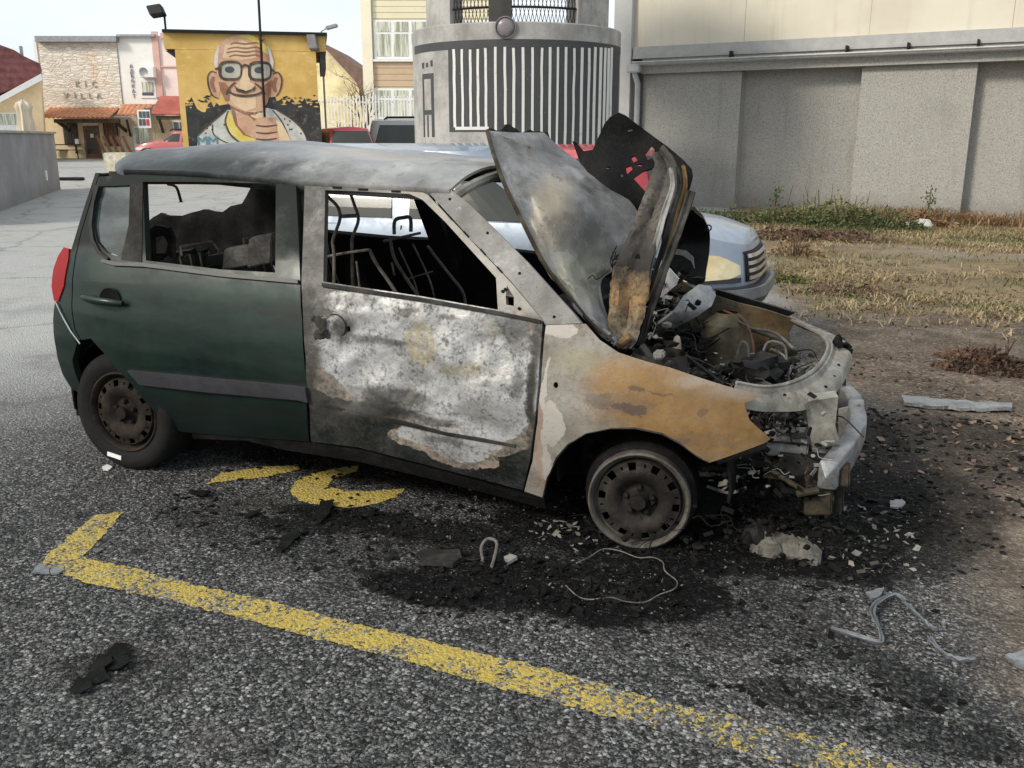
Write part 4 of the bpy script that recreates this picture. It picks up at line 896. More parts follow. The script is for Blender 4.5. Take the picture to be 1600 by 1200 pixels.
# front door: bare ashen steel, soot, last green paint below and behind
def door_mat():
    a = M('burned_front_door'); p = a.warp((.10, .0, .10), 7, 6); pf = a.warp((.035, 0, .05), 22, 5); x, y, z = a.sep()
    B = lambda px, py, rx, rz, e0=1.12, e1=.86, v=None: a.blob(v or p, px2(px, py), (rx, 5, rz), e0, e1)
    n1 = a.noise(7, 8, .72); n2 = a.noise(26, 5, .7); n0 = a.noise(3.4, 6, .65)
    paintc = a.mix(a.mr(a.noise(3, 5, .6), .35, .65), (.006, .0085, .008), (.014, .018, .016))
    ash = a.ramp(a.mr(a.math('ADD', a.math('MULTIPLY', n1, .62), a.math('MULTIPLY', n0, .45)), .32, .78, smooth=False), [(0, (.17, .165, .155)), (.25, (.3, .3, .292)), (.6, (.41, .413, .416)), (1, (.57, .575, .58))])
    ash = a.mix(a.math('MULTIPLY', a.mr(n2, .5, .72), .3), ash, (.2, .19, .17))
    tanc = a.mix(n2, (.24, .185, .14), (.36, .3, .25))
    main = a.mx(B(665, 580, .43, .215, 1.06, .95, v=pf), B(560, 545, .2, .16, 1.06, .95, v=pf), B(760, 590, .22, .27, 1.06, .95, v=pf), B(640, 480, .42, .06, v=pf))
    low = a.mx(B(700, 685, .24, .05, v=pf), B(720, 705, .13, .05, v=pf))
    c = a.mix(a.math('MULTIPLY', a.mr(z, .9, .8), 0), paintc, paintc)
    upper = a.mr(a.math('ADD', z, a.math('MULTIPLY', a.math('SUBTRACT', n1, .5), .12)), .80, .86)
    grey = a.ramp(n1, [(.3, (.045, .042, .037)), (.55, (.11, .106, .096)), (.75, (.22, .215, .2))])
    c = a.mix(a.gran(upper, .8, 20), c, grey)
    rim = a.mx(B(665, 580, .46, .235, 1.05, .98, v=pf), B(770, 600, .235, .3, 1.05, .98, v=pf), B(545, 560, .235, .185, 1.05, .98, v=pf), a.mx(B(700, 690, .27, .065, 1.06, .97, v=pf), B(722, 712, .16, .06, 1.06, .97, v=pf)))
    c = a.mix(a.gran(rim, .5, 30), c, a.mix(a.mr(n1, .4, .6), tanc, (.16, .145, .12)))
    c = a.mix(a.gran(a.mx(main, a.math('MULTIPLY', low, .9)), .55, 26), c, ash)
    # sooty strokes and tan scabs
    for (px, py, rx, rz, k) in ((476, 560, .075, .24, 1.2), (485, 470, .12, .06, 1), (833, 620, .022, .3, 1.0), (570, 640, .2, .03, 1.0), (840, 540, .04, .05, .8), (600, 620, .15, .05, .9), (570, 640, .22, .035, .95), (640, 625, .1, .035, .85), (660, 655, .14, .02, .7), (635, 487, .05, .015, .85), (700, 497, .045, .012, .7), (535, 520, .05, .06, .85), (560, 470, .1, .03, .5), (590, 535, .14, .018, .6), (805, 520, .07, .07, .75), (810, 600, .03, .06, .7), (770, 500, .1, .03, .45), (520, 640, .12, .08, .8), (690, 690, .1, .012, .6)):
        c = a.mix(a.math('MULTIPLY', a.gran(B(px, py, rx, rz, 1.6, .2), .5, 14, -.05, 1.0), min(k, 1)), c, a.mix(n2, (.01, .0095, .009), (.06, .056, .05)))
    for (px, py, rx, rz, k) in ((655, 540, .075, .085, .75), (720, 580, .09, .03, .6), (770, 520, .04, .03, .4)):
        c = a.mix(a.math('MULTIPLY', a.math('MULTIPLY', B(px, py, rx, rz, 1.25, .7), a.mr(a.noise(50, 4, .7), .38, .55)), k), c, (.3, .255, .14))
    fl = a.mr(a.voro(38, 'DISTANCE_TO_EDGE', vec=pf), .0, .07, 1, 0); c = a.mix(a.math('MULTIPLY', a.math('MULTIPLY', fl, a.mr(a.noise(5, 5, .7), .48, .62)), .3), c, (.1, .09, .08))
    c = a.mix(a.math('MULTIPLY', a.mr(a.noise(85, 3, .65), .56, .66), .28), c, (.06, .056, .05))
    # pillar part
    top = a.mr(a.math('ADD', z, a.math('MULTIPLY', x, .1)), 1.06, 1.12)
    c = a.mix(top, c, a.mix(a.mr(x, 1.1, 1.5), a.mix(.7, grey, (.045, .043, .04)), a.ramp(n1, [(.3, (.16, .15, .13)), (.6, (.34, .32, .28)), (.8, (.46, .44, .4))])))
    wr = a.noise(4.5, 3, .5)
    return a.out(c, a.mr(n1, .3, .7, .38, .8), a.math('MULTIPLY', main, .3), a.bump(a.math('ADD', a.math('MULTIPLY', wr, 3.0), a.math('MULTIPLY', n2, .35)), .55, .02))
def fender_mat():
    a = M('rusted_front_wing'); p = a.warp((.12, 0, .12), 5, 6); x, y, z = a.sep()
    B = lambda px, py, rx, rz, e0=1.2, e1=.75: a.blob(p, px2(px, py), (rx, 5, rz), e0, e1)
    n1 = a.noise(5, 7, .68); n2 = a.noise(24, 6, .7)
    ash = a.ramp(n1, [(.28, (.12, .117, .105)), (.5, (.24, .235, .215)), (.75, (.37, .36, .335))])
    rust = a.ramp(a.math('ADD', a.math('MULTIPLY', n1, .6), a.math('MULTIPLY', n2, .4)), [(.3, (.11, .058, .02)), (.5, (.225, .128, .042)), (.72, (.31, .2, .09))])
    fm = a.mx(B(1050, 648, .28, .16, 1.4, .35), B(1130, 662, .32, .18, 1.35, .4), B(1000, 597, .2, .09, 1.5, .25))
    c = a.mix(a.gran(fm, .9, 18, -.35, 1.1), ash, rust); c = a.mix(a.math('MULTIPLY', a.gran(fm, .9, 40, .3, .7), .3), c, rust)
    c = a.mix(a.math('MULTIPLY', a.mr(a.noise(48, 6, .75), .5, .64), .5), c, a.mix(n1, (.1, .07, .035), (.2, .17, .13)))
    c = a.mix(a.math('MULTIPLY', a.mx(B(1150, 612, .12, .045, 1.5, .2), B(1110, 597, .14, .02, 1.5, .2)), .6), c, (.3, .27, .24))
    c = a.mix(a.math('MULTIPLY', B(900, 560, .1, .05, 1.5, .3), .55), c, (.27, .26, .17))
    for (px, py, rx, rz, k) in ((975, 632, .13, .05, .3), (1090, 690, .16, .03, .25), (985, 640, .07, .025, .85), (1000, 607, .03, .012, .7), (940, 625, .06, .04, .35), (1035, 612, .05, .008, .6), (1100, 645, .02, .02, .5), (1060, 690, .05, .015, .5)):
        c = a.mix(a.math('MULTIPLY', a.gran(B(px, py, rx, rz, 1.6, .3), 1.1, 26), k), c, a.mix(n2, (.04, .028, .026), (.12, .085, .07)))
    wht = a.mx(B(862, 665, .04, .085, 1.15, .9), B(850, 720, .03, .08, 1.15, .9), B(870, 515, .07, .03), B(850, 640, .012, .2))
    c = a.mix(a.math('MULTIPLY', a.gran(wht, .7, 24), .85), c, a.mix(n2, (.36, .33, .29), (.48, .46, .42)))
    c = a.mix(a.math('MULTIPLY', B(842, 690, .015, .22), .7), c, (.3, .2, .15))
    c = a.mix(a.math('MULTIPLY', a.mr(a.noise(70, 3, .65), .6, .72), .45), c, (.1, .075, .05))
    return a.out(c, a.mr(n2, .3, .7, .6, .9), .1, a.bump(a.math('ADD', a.math('MULTIPLY', n2, .5), a.math('MULTIPLY', a.noise(3, 3), 1.5)), .45, .012))
m_door = door_mat(); m_fender = fender_mat()
def roof_mat():
    a = M('scorched_roof'); x, y, z = a.sep(); p = a.warp(.2, 3); n1 = a.noise(3.5, 7, .68, vec=p); n2 = a.noise(20, 5, .7)
    rear = a.mix(a.mr(n1, .35, .65), (.009, .012, .011), (.026, .031, .029)); front = a.ramp(n1, [(.28, (.13, .125, .115)), (.5, (.3, .295, .28)), (.72, (.5, .49, .46))])
    c = a.mix(a.mr(a.math('ADD', x, a.math('MULTIPLY', a.math('SUBTRACT', n1, .5), 1.2)), .45, 1.05), rear, front)
    crown = a.mr(a.math('ADD', z, a.math('MULTIPLY', n2, .03)), 1.435, 1.47)
    c = a.mix(a.math('MULTIPLY', crown, a.mr(x, .2, 1.0, .08, .5)), c, a.mix(n2, (.2, .2, .2), (.4, .4, .39)))  # highlight along the crown painted into the colour
    c = a.mix(a.math('MULTIPLY', a.mr(n2, .55, .7), .35), c, (.06, .058, .05)); c = a.mix(a.math('MULTIPLY', a.blob(p, (1.15, .6, 1.42), (.35, .2, .5)), .5), c, (.42, .34, .26))
    edge_ = a.mr(a.math('ADD', y, a.math('MULTIPLY', n1, .12)), .40, .24); c = a.mix(a.math('MULTIPLY', edge_, a.mr(x, .9, 1.4, .75, .15)), c, (.016, .02, .018))  # near edge painted darker, as the shaded side of the roof
    return a.out(c, a.mr(n1, .3, .7, .24, .5), .4, a.bump(a.math('ADD', a.math('MULTIPLY', n2, .3), a.math('MULTIPLY', a.noise(4, 3), 1.2)), .35, .02))
m_roof = roof_mat()

# ---- rear side: door, quarter, bumper, lamp
win_r = [(223, 284), (300, 284), (431, 287), (430, 426), (345, 421), (228, 407)]
qwin = [(158, 291), (211, 289), (208, 335), (190, 396), (182, 400), (166, 394), (152, 377), (146, 350), (150, 315)]
seam = [(154, 277), (147, 300), (136, 335), (127, 365), (119, 400), (114, 440), (113, 480), (118, 515), (127, 531)]
rear_door_px = [(154, 276), (220, 272), (330, 277), (462, 285), (466, 360), (469, 437), (472, 500), (480, 600), (483, 690), (400, 684), (307, 677), (263, 672), (247, 658), (239, 641), (225, 625), (203, 597), (181, 575), (162, 551), (142, 529), (127, 531)]+seam[::-1][1:-1]
rd = side_panel('rear_door', rear_door_px, [win_r, qwin], m_green, car, .035, step=.05)
side_panel('quarter_panel', [(149, 270), (156, 270)]+[(x_-1.5, y_) for x_, y_ in seam]+[(120, 532), (108, 508), (90, 472), (101, 445), (109, 398), (128, 335)], [], m_green, car, .03, step=.05)
# rear bumper and tail lamp round the corner, then the tail itself turning inward
bump_px = [(87, 471), (84, 500), (86, 530), (91, 560), (99, 585), (112, 606), (124, 613), (129, 608), (119, 585), (114, 562), (121, 537), (109, 509), (92, 474)]
side_panel('rear_bumper', bump_px, [], m_green, car, .03, step=.05, off=-.004)
lamp_px = [(109, 388), (101, 386), (92, 400), (85, 420), (82, 448), (86, 470), (92, 471), (101, 446), (108, 405)]
side_panel('tail_light', lamp_px, [], m_rlamp, car, .03, step=.05, off=-.006)
sil = [S(150, 271), S(128, 335), S(110, 392), S(86, 425), S(83, 450), S(86, 480), S(86, 530), S(92, 562), S(112, 606)]
def tailp(u, v):
    i = v*(len(sil)-1); k = min(int(i), len(sil)-2); A = sil[k].lerp(sil[k+1], i-k); th = u*math.pi/2
    return A+Vector((-.09*u, .02+.32*u, 0))
MB().grid(tailp, 10, 24).build('tail_corner', m_green, car, sharp=50, solid=.015)
MB().box(-.46, -.42, .35, 1.25, .3, .9).build('tailgate', m_green, car)
def tube_px(pts, r, name, mat, parent=car, n=8, cat=0): 
    P = [atY(*p) for p in pts]; P = catmull(P, 5) if cat else P; return MB().tube(P, r, n).build(name, mat, parent)
bs = [S(87, 470), S(100, 497), S(112, 518), S(126, 537)]; MB().tube([p_-Vector((0, .004, 0)) for p_ in bs], .004, 6).build('bumper_seam', m_metal, car)
# door handle, rubbing strip, window trims, glass
hp = S(163, 470); hx, hzv = hp.x, hp.z
cup = MB().lathe([(0, 0), (.05, 0), (.058, .004), (.062, .001)], (hx+.035, Ys(hx, hzv)-.001, hzv), (0, -1, 0), 28).build('handle_recess', m_char, rd)
def hd(u, v):
    a_ = 2*math.pi*v; t = 2*u-1; r_ = .018*(1-.35*t**4); return Vector((hx+.115*t+.01, Ys(hx, hzv)-.022-.018*(1-t*t)+r_*.8*math.cos(a_), hzv+.006-.008*t+r_*math.sin(a_)))
MB().grid(hd, 16, 12).build('door_handle', m_green, rd, sharp=60)
strip = [(203, 578), (330, 590), (460, 602), (480, 605), (484, 628), (470, 624), (330, 612), (222, 600)]
m_strip = plain('grey_rubbing_strip', (.026, .027, .032), .5, var=.25, bump=.2, bscale=90)
side_panel('rubbing_strip', strip, [], m_strip, rd, .016, off=-.018, step=.1)
side_panel('belt_trim', [(163, 404), (185, 409), (228, 410), (345, 425), (468, 436), (468, 442), (345, 431), (228, 416), (180, 414), (160, 408)], [], plain('dull_belt_trim', (.028, .029, .03), .5), rd, .012, off=-.014, step=.1)
side_panel('window_trim', [(151, 289), (146, 315), (141, 350), (144, 375), (154, 395), (170, 406), (172, 402), (158, 391), (149, 373), (146, 350), (150, 315), (157, 290)], [], m_black, rd, .012, off=-.012, step=.1)
side_panel('window_divider', [(204, 287), (224, 285), (222, 409), (190, 405), (202, 350)], [], m_ashdk, rd, .012, off=-.004, step=.1)
a = M('smoked_quarter_glass'); m_qg = a.out(a.mix(a.mr(a.noise(3, 4, .6, vec=a.scale(a.pos(), (1, 1, 2))), .4, .65), (.012, .02, .018), (.07, .09, .088)), .1, 0, None, Specular_IOR_Level=.8)
side_panel('quarter_glass', qwin, [], m_qg, rd, .004, off=.012, step=.1)
# sill
side_panel('sill', [(299, 678), (390, 683), (483, 692), (560, 706), (700, 742), (822, 778), (850, 782), (852, 796), (800, 782), (696, 755), (560, 722), (440, 703), (384, 689), (300, 686)], [], m_char, car, .05, off=.005, step=.1)
# ---- front door
win_f = [(508, 297), (560, 299), (640, 303), (660, 312), (696, 347), (775, 434), (778, 484), (660, 463), (505, 440)]
tri = [(790, 462), (803, 464), (803, 478), (791, 476)]
fd_px = [(476, 287), (560, 291), (648, 296), (668, 304), (742, 382), (800, 443), (848, 500), (846, 530), (841, 600), (836, 660), (828, 720), (817, 766), (700, 735), (560, 699), (486, 690), (484, 640), (478, 560), (473, 480), (471, 437), (474, 360)]
def dent(x, z):
    k = smooth((z-.35)/.12)*smooth((.86-z)/.1)*smooth((x-1.1)/.15)*smooth((2.02-x)/.1)
    rg = 1-abs(nz(x*3.6+2, z*5.2, 4))*2.2; rg2 = 1-abs(nz(x*7+5, z*8, 9))*2.4
    return k*(.036*nz(x*3.1+4, z*6, 1.3)+.016*nz(x*8, z*9, 3)+.006*nz(x*19, z*22, 3)+.016-.014*max(0, rg)**2-.008*max(0, rg2)**2)
fd = side_panel('front_door', fd_px, [win_f, tri, [(537, 511), (543, 511), (543, 520), (537, 520)]], m_door, car, .03, step=.025, bumpf=dent, sharp=60)
tri_px = [(783, 441), (792, 446), (832, 492), (784, 488)]
side_panel('mirror_plate', tri_px, [tri], m_pale, fd, .012, off=.0, step=None)
for (px_, py_) in ((786, 455), (790, 452), (812, 482)): P = S(px_, py_); MB().lathe([(0, .002), (.006, .002), (.007, 0)], (P.x, P.y-.004, P.z), n=10).build('screw_hole', m_char, fd)
side_panel('window_channel', [(505, 441), (660, 464), (779, 485), (846, 499), (846, 504), (779, 491), (660, 470), (505, 447)], [], m_ashdk, fd, .014, off=-.012, step=.1)
for (x0, y0, x1, y1) in ((560, 294, 575, 297), (612, 297, 626, 300), (520, 291, 534, 294)): side_panel('frame_slot', [(x0, y0), (x1, y0+.6), (x1, y1+.6), (x0, y1)], [], m_char, fd, .003, off=-.004, step=None)
for i in range(4):
    bx, by = 700+i*26, 333+i*27.5; side_panel('frame_slot', [(bx, by), (bx+8, by+9), (bx+6, by+11), (bx-2, by+2)], [], m_char, fd, .003, off=-.004, step=None)
P = S(518, 510)
MB().lathe([(0, -.02), (.025, -.016), (.042, -.004), (.048, .003), (.052, .0)], (P.x+.01, P.y+.012, P.z), (0, -1, 0), 24).build('handle_socket', m_ashdk, fd)
for dx, dz, r_ in ((-.05, .01, .022), (-.065, -.04, .018), (-.035, -.03, .02), (-.08, .03, .01)): MB().blob((P.x+dx, P.y-.008, P.z+dz), (r_*1.2, .007, r_*1.3), dx*90, .9).build('melted_lump', m_ashdk, fd)
side_panel('crease_strip', [(497, 630), (600, 652), (700, 676), (806, 695), (806, 699), (700, 681), (600, 657), (497, 634)], [], m_ashdk, fd, .01, off=-.003, step=.1)
# ---- pillars
side_panel('a_pillar', [(672, 303), (690, 297), (704, 296), (732, 318), (760, 345), (820, 405), (895, 488), (908, 505), (852, 507), (848, 499), (800, 441), (742, 380)], [], m_ash, car, .06, off=-.001, step=.1)
for (px_, py_) in ((703, 311), (762, 364), (812, 427), (866, 495)): P = S(px_, py_); MB().lathe([(0, .003), (.005, .003), (.006, 0)], (P.x, P.y-.001, P.z), n=12).build('bolt_hole', m_char, car)
side_panel('b_pillar', [(458, 288), (482, 288), (484, 440), (486, 690), (470, 690), (462, 440)], [], m_ashdk, car, .05, off=.045, step=.1)
side_panel('cant_rail', [(160, 268), (300, 270), (460, 282), (560, 288), (700, 296), (690, 302), (560, 296), (460, 290), (300, 278), (160, 279)], [[(345, 274.6), (390, 276.6), (390, 278.4), (345, 276.2)], [(420, 278), (452, 280), (452, 281.6), (420, 279.8)]], m_ashdk, car, .02, off=.04, step=None)
# ---- front wing
fpx = [(853, 508), (915, 506), (937, 532), (965, 551), (1009, 565), (1047, 575), (1102, 593), (1157, 609), (1193, 617), (1163, 630), (1171, 656), (1204, 686), (1196, 692), (1108, 723), (1091, 714), (1061, 692), (1034, 678), (992, 669), (954, 669), (915, 677), (888, 694), (869, 716), (855, 747), (848, 778), (819, 768), (832, 720), (840, 660), (845, 600), (850, 530)]
hole_f = [(868+4*math.cos(t), 602+5*math.sin(t)) for t in [2*math.pi*i/10 for i in range(10)]]
ff = side_panel('front_wing', fpx, [hole_f], m_fender, car, .012, step=.04, bumpf=lambda x, z: .006*nz(x*4, z*5, 1)+.012*smooth((z-.62)/.25)*smooth((x-2.2)/.2))
side_panel('front_wing', fpx, [], m_olive, car, .012, step=.1, far=True)
MB().tube([S(x_, y_)+Vector((0, .004, 0)) for x_, y_ in fpx[13:25]], .005, 6).build('arch_lip', m_ashdk, ff)
tube_px([(1120, 722, .04), (1196, 696, .08)], .012, 'wing_edge_strip', m_ashdk, ff)
# ---- far side, charred: same shell mirrored
side_panel('far_rear_door', rear_door_px, [win_r, qwin], m_char, car, .035, step=.1, far=True)
side_panel('far_front_door', fd_px, [win_f], m_char, car, .03, step=.1, far=True)
side_panel('far_sill', [(300, 678), (483, 692), (700, 742), (850, 782), (852, 796), (696, 755), (440, 703), (300, 686)], [], m_char, car, .05, step=None, far=True)
side_panel('far_a_pillar', [(672, 303), (704, 296), (760, 345), (820, 405), (895, 488), (852, 507), (800, 441), (742, 380)], [], m_ashdk, car, .06, step=None, far=True)
side_panel('far_cant_rail', [(160, 268), (300, 270), (460, 282), (700, 296), (690, 302), (460, 290), (160, 279)], [], m_ashdk, car, .02, off=.04, step=None, far=True)
side_panel('far_quarter_panel', [(150, 271), (141, 276), (125, 345), (112, 440), (112, 480), (120, 532), (90, 472), (101, 445), (128, 335)], [], m_char, car, .03, step=None, far=True)
# ---- roof
edge = [S(*p_) for p_ in ((198, 266), (300, 268), (380, 276), (460, 283), (560, 288), (640, 293), (704, 296))]
def zed(x): return interp(x, [(p_.x, p_.z) for p_ in edge])
def roofp(u, v):
    yy = abs(2*v-1); cr_ = 1-yy**3.4; mid = math.sin(math.pi*v)
    x0 = .0-.34*mid**.6; x1 = 1.62+.05*mid; x = x0+(x1-x0)*u; ze = zed(x)
    z = ze+.152*cr_*(1-.42*u**3)*(.56+.44*smooth(u*1.9))
    sag = .03*math.exp(-((x-1.25)/.28)**2-((v-.45)/.22)**2)+.02*math.exp(-((x-.75)/.2)**2-((v-.6)/.25)**2)
    z += (-sag+.009*nz(x*3, v*3, 2)+.002*nz(x*9, v*9, 5))*min(1, cr_*3)
    if u < .05: z -= .03*(1-u/.05)**2
    return Vector((x, .185+v*(YC-.37), z))
rf = MB().grid(roofp, 64, 44).build('roof', m_roof, car, sharp=60, solid=.012)
def railp(u, v):
    x = 0.0+1.62*u; z = zed(x); return Vector((x, .185-.012*math.sin(math.pi*v)+.03*v, z-.045*v+.003))
MB().grid(railp, 24, 4).build('roof_gutter', m_roof, rf, sharp=60, solid=.008)
MB().tube([Vector((1.63+.055*math.sin(math.pi*t), .19+t*(YC-.38), zed(1.62)+.13*(1-abs(2*t-1)**2.6)*.6-.03)) for t in [i/14 for i in range(15)]], .022, 8).build('windscreen_header', m_pale, car)
# ---- cabin: floor, bulkhead, seats
MB().box(-.4, 2.0, .12, 1.48, .2, .28).build('floor_pan', m_char, car)
MB().box(-.5, -.42, .2, 1.4, .28, .85).build('rear_panel', m_char, car)
def bh(u, v): return Vector((2.02+.12*v+.02*nz(u*5, v*4, 0), .12+1.36*u, .25+.6*v))
MB().grid(bh, 14, 8).build('bulkhead', m_char, car, solid=.02)
MB().grid(lambda u, v: Vector((1.82+.22*v, .16+1.28*u, .78+.05*math.sin(3*v)+.025*nz(u*7, v*4, 1))), 20, 6).build('dashboard_beam', m_char, car, solid=.04)
def seat(paths, label_r, name):
    root = None
    for i, (pts, r_) in enumerate(paths):
        o = tube_px(pts, r_, name if root is None else 'frame_tube', m_wire, root or car, 8, 1)
        root = root or o
    return root
Yn, Yf = .5, 1.12
n_ = lambda pts, Y: [(x_, y_, Y) for x_, y_ in pts]
s1 = seat([(n_([(522, 470), (522, 398), (520, 376), (531, 343), (528, 324), (516, 311), (509, 303)], Yn), .008), (n_([(552, 470), (550, 390), (551, 370), (560, 343), (553, 318), (546, 298)], Yn+.08), .008), (n_([(533, 338), (560, 337)], Yn+.04), .009), (n_([(508, 402), (530, 397), (577, 390)], Yn+.05), .007), (n_([(577, 390), (588, 412), (605, 436), (621, 462), (630, 490)], Yn+.15), .009), (n_([(557, 408), (562, 450), (566, 480)], Yn), .005), (n_([(509, 402), (506, 430), (506, 470)], Yn), .009)], '', 'front_seat_frame')
s2 = seat([(n_([(616, 366), (617, 345), (630, 340), (641, 341), (642, 362)], Yf), .010), (n_([(599, 377), (630, 370), (657, 364)], Yf), .007), (n_([(610, 376), (616, 403), (632, 431), (653, 463), (670, 500)], Yf-.1), .009), (n_([(668, 384), (682, 403), (704, 431), (723, 456), (728, 480)], Yf+.1), .008), (n_([(623, 387), (648, 442), (655, 470)], Yf-.05), .005), (n_([(645, 381), (670, 434), (680, 470)], Yf), .005), (n_([(637, 436), (676, 424)], Yf), .004), (n_([(612, 410), (616, 430)], Yf-.15), .006)], '', 'front_seat_frame')
# seat-back remains
def backp(x0, x1, z0, z1, y0, y1, sd_, lean): 
    return lambda u, v: Vector((x0+(x1-x0)*v+.02*nz(u*6, v*5, sd_), y0+(y1-y0)*u, z0+(z1-z0)*v+.03*nz(u*9, v*2, sd_+4)*v))
m_seat = burn('burnt_seat_panel', (.01, .01, .01), (.03, .028, .025), (.11, .1, .085))
P = atY(520, 445, .55); MB().grid(backp(P.x-.02, P.x-.1, .5, P.z+.1, .28, .68, 1, 0), 12, 10).build('seat_back', m_seat, car, solid=.02)
for k_ in range(9):
    yy = .3+.045*k_; MB().tube([(P.x-.03-.012*j+.008*math.sin(j*2.4), yy+.014*math.sin(j*2.1+k_), .62+.035*j) for j in range(11)], .003, 5).build('seat_spring', m_wire, s1)
for k_ in range(4): MB().tube([(P.x-.05-.02*k_, .28, .68+.08*k_), (P.x-.06-.02*k_, .5, .67+.08*k_), (P.x-.05-.02*k_, .7, .68+.08*k_)], .003, 5).build('seat_spring', m_wire, s1)
for i in range(3):
    sp_ = MB().grid(backp(.30+.06*i, .12+.06*i, .5, .98+.015*i, .22+.40*i, .58+.40*i, i+3, 0), 12, 10).build('rear_seat_back', m_seat, car, solid=.025)
    for j in range(5): yy = .25+.4*i+.07*j; MB().tube([(.33+.06*i, yy, .6), (.23+.06*i, yy, .85), (.20+.06*i, yy+.01, 1.0)], .005, 5).build('seat_spring', m_wire, sp_)
    MB().tube([(.22+.06*i, .25+.4*i, 1.0), (.2+.06*i, .27+.4*i, 1.04), (.2+.06*i, .5+.4*i, 1.04), (.22+.06*i, .52+.4*i, 1.0)], .007, 6).build('headrest_hoop', m_wire, sp_)
for k, (px_, py_, w_, h_) in enumerate(((375, 400, .12, .1), (410, 390, .09, .14), (345, 405, .1, .06), (280, 400, .12, .05))):
    P = atY(px_, py_, .5); sp_ = MB().obox(P, (w_/2, .03, .01), (-.02, .05, 0), (.01, 0, h_/2)).build('seat_lock_plate', m_wire if k < 2 else m_ashdk, car, bevel=.006)
rw = [atY(262, 288, 1.0), atY(275, 292, 1.0), atY(281, 308, 1.0), atY(283, 316, 1.0)]; MB().tube(catmull(rw, 4), [.008]*12+[.016], 6).build('hanging_wire', m_char, car)
inner0 = [(228, 352), (238, 340), (252, 332), (262, 338), (285, 337), (300, 332), (318, 327), (348, 331), (360, 322), (378, 318), (386, 304), (393, 290), (396, 280), (440, 280), (440, 430), (340, 424), (226, 412)]
side_panel('collapsed_trim', inner0, [], m_char, car, .03, step=.05, fy=lambda x, z: 1.28+.04*nz(x*9, z*9, 2), sharp=60)
side_panel('collapsed_trim', [(232, 360), (243, 352), (262, 356), (270, 372), (270, 412), (230, 410)], [[(241, 372), (255, 368), (262, 380), (258, 396), (242, 396)]], m_ashdk, car, .02, step=.05, fy=lambda x, z: .42+.03*nz(x*9, z*9, 2), sharp=60)
# ---- underbody, wheels
MB().box(-.45, 2.05, .3, 1.3, .13, .2).build('underbody', m_char, car)
MB().box(2.05, 2.9, .45, 1.15, .1, .22).build('subframe', m_char, car)
for far in (0, 1):
    for cx_, cz_, r_ in ((0, .31, .34), (2.46, .27, .34)):
        def f(u, v):
            a_ = math.pi*(-.05+1.1*u); y = .05+.3*v; return Vector((cx_+r_*math.cos(a_), YC-y if far else y, cz_+r_*math.sin(a_)))
        MB().grid(f, 20, 3).build('wheel_arch_liner', m_char, car, solid=.01)
        def f2(u, v):
            a_ = 2*math.pi*u; y = .36; return Vector((cx_+r_*v*math.cos(a_), YC-y if far else y, cz_+r_*v*math.sin(a_)))
        MB().grid(f2, 20, 2).build('wheel_arch_liner', m_char, car, solid=.01)
m_rim_b = burn('burnt_steel_wheel', (.008, .007, .0065), (.024, .021, .019), (.065, .058, .05), sc=5, rough=.6, metal=.4)
m_rim_o = burn('ashen_rim_flange', (.035, .031, .027), (.09, .082, .072), (.18, .168, .15), sc=14, metal=.3)
m_rim_r = burn('rust_stained_steel_wheel', (.008, .007, .0065), (.026, .021, .018), (.08, .06, .046), sc=5, metal=.4)
def steel_wheel(x, y, z, rot, md, mo, tyre, out=-1, tilt=0):
    wroot = MB().lathe([(.03, .0), (.03, .01), (.028, .018), (0, .02)], (0, 0, 0), (0, out, 0), 20).build('wheel', md, car, world=False)
    wroot.location = (x-1.3, y-.8, z); wroot.rotation_euler = (tilt, 0, rot)
    n = 120; rings = [(.195, -.14), (.195, .0), (.188, .006), (.180, .0), (.176, -.02), (.172, -.032), (.165, -.035), (.162, -.02), (.157, -.008), (.150, -.006), (.143, -.006), (.136, -.004), (.128, .001), (.110, .004), (.085, -.004), (.07, -.022), (.058, -.026), (.045, -.02), (.036, -.01), (.03, .0)]
    def skip(i, j):
        r_ = (rings[i][0]+rings[i+1][0])/2; k = j % 12
        if .129 < r_ < .158 and k in (2, 3, 4, 5): return True
        if .138 < r_ < .147 and k == 9: return True
        return False
    d_ = MB().lathe(rings[6:], (0, 0, 0), (0, out, 0), n, lambda i, j: skip(i+6, j)).build('wheel_disc', md, wroot, world=False, sharp=45, solid=.003)
    MB().lathe(rings[:7], (0, 0, 0), (0, out, 0), n).build('rim', mo, wroot, world=False, sharp=45, solid=.004)
    MB().lathe([(.19, -.13), (.1, -.06), (0, -.06)], (0, 0, 0), (0, out, 0), 40).build('brake_drum', m_char, wroot, world=False)
    for i in range(5):
        a_ = 2*math.pi*i/5+.3; MB().lathe([(.012, -.03), (.012, -.008), (.009, -.002), (0, 0)], (.052*math.cos(a_), 0, .052*math.sin(a_)), (0, out, 0), 10).build('wheel_bolt', md, wroot, world=False)
    if tyre:
        MB().lathe([(.196, -.165), (.215, -.19), (.265, -.19), (.284, -.17), (.288, -.145), (.289, -.09), (.288, -.035), (.284, -.01), (.262, .012), (.23, .014), (.205, .004), (.19, -.004)], (0, 0, 0), (0, out, 0), 72).build('tyre', m_tyre, wroot, world=False, sharp=50)
    return wroot
steel_wheel(0, .015, .287, 0, m_rim_r, m_rim_r, True); steel_wheel(0, YC-.015, .287, 0, m_rim_b, m_rim_b, True, out=1)
steel_wheel(2.462, .01, .192, R(7), m_rim_b, m_rim_o, False); steel_wheel(2.46, YC-.02, .192, R(7), m_rim_b, m_rim_b, False, out=1)
MB().lathe([(.19, -.17), (.225, -.15), (.215, -.05), (.19, -.03)], (2.462, .02, .2), (math.sin(R(7))*1, -math.cos(R(7)), 0), 40).build('tyre_remnant', m_char, car)
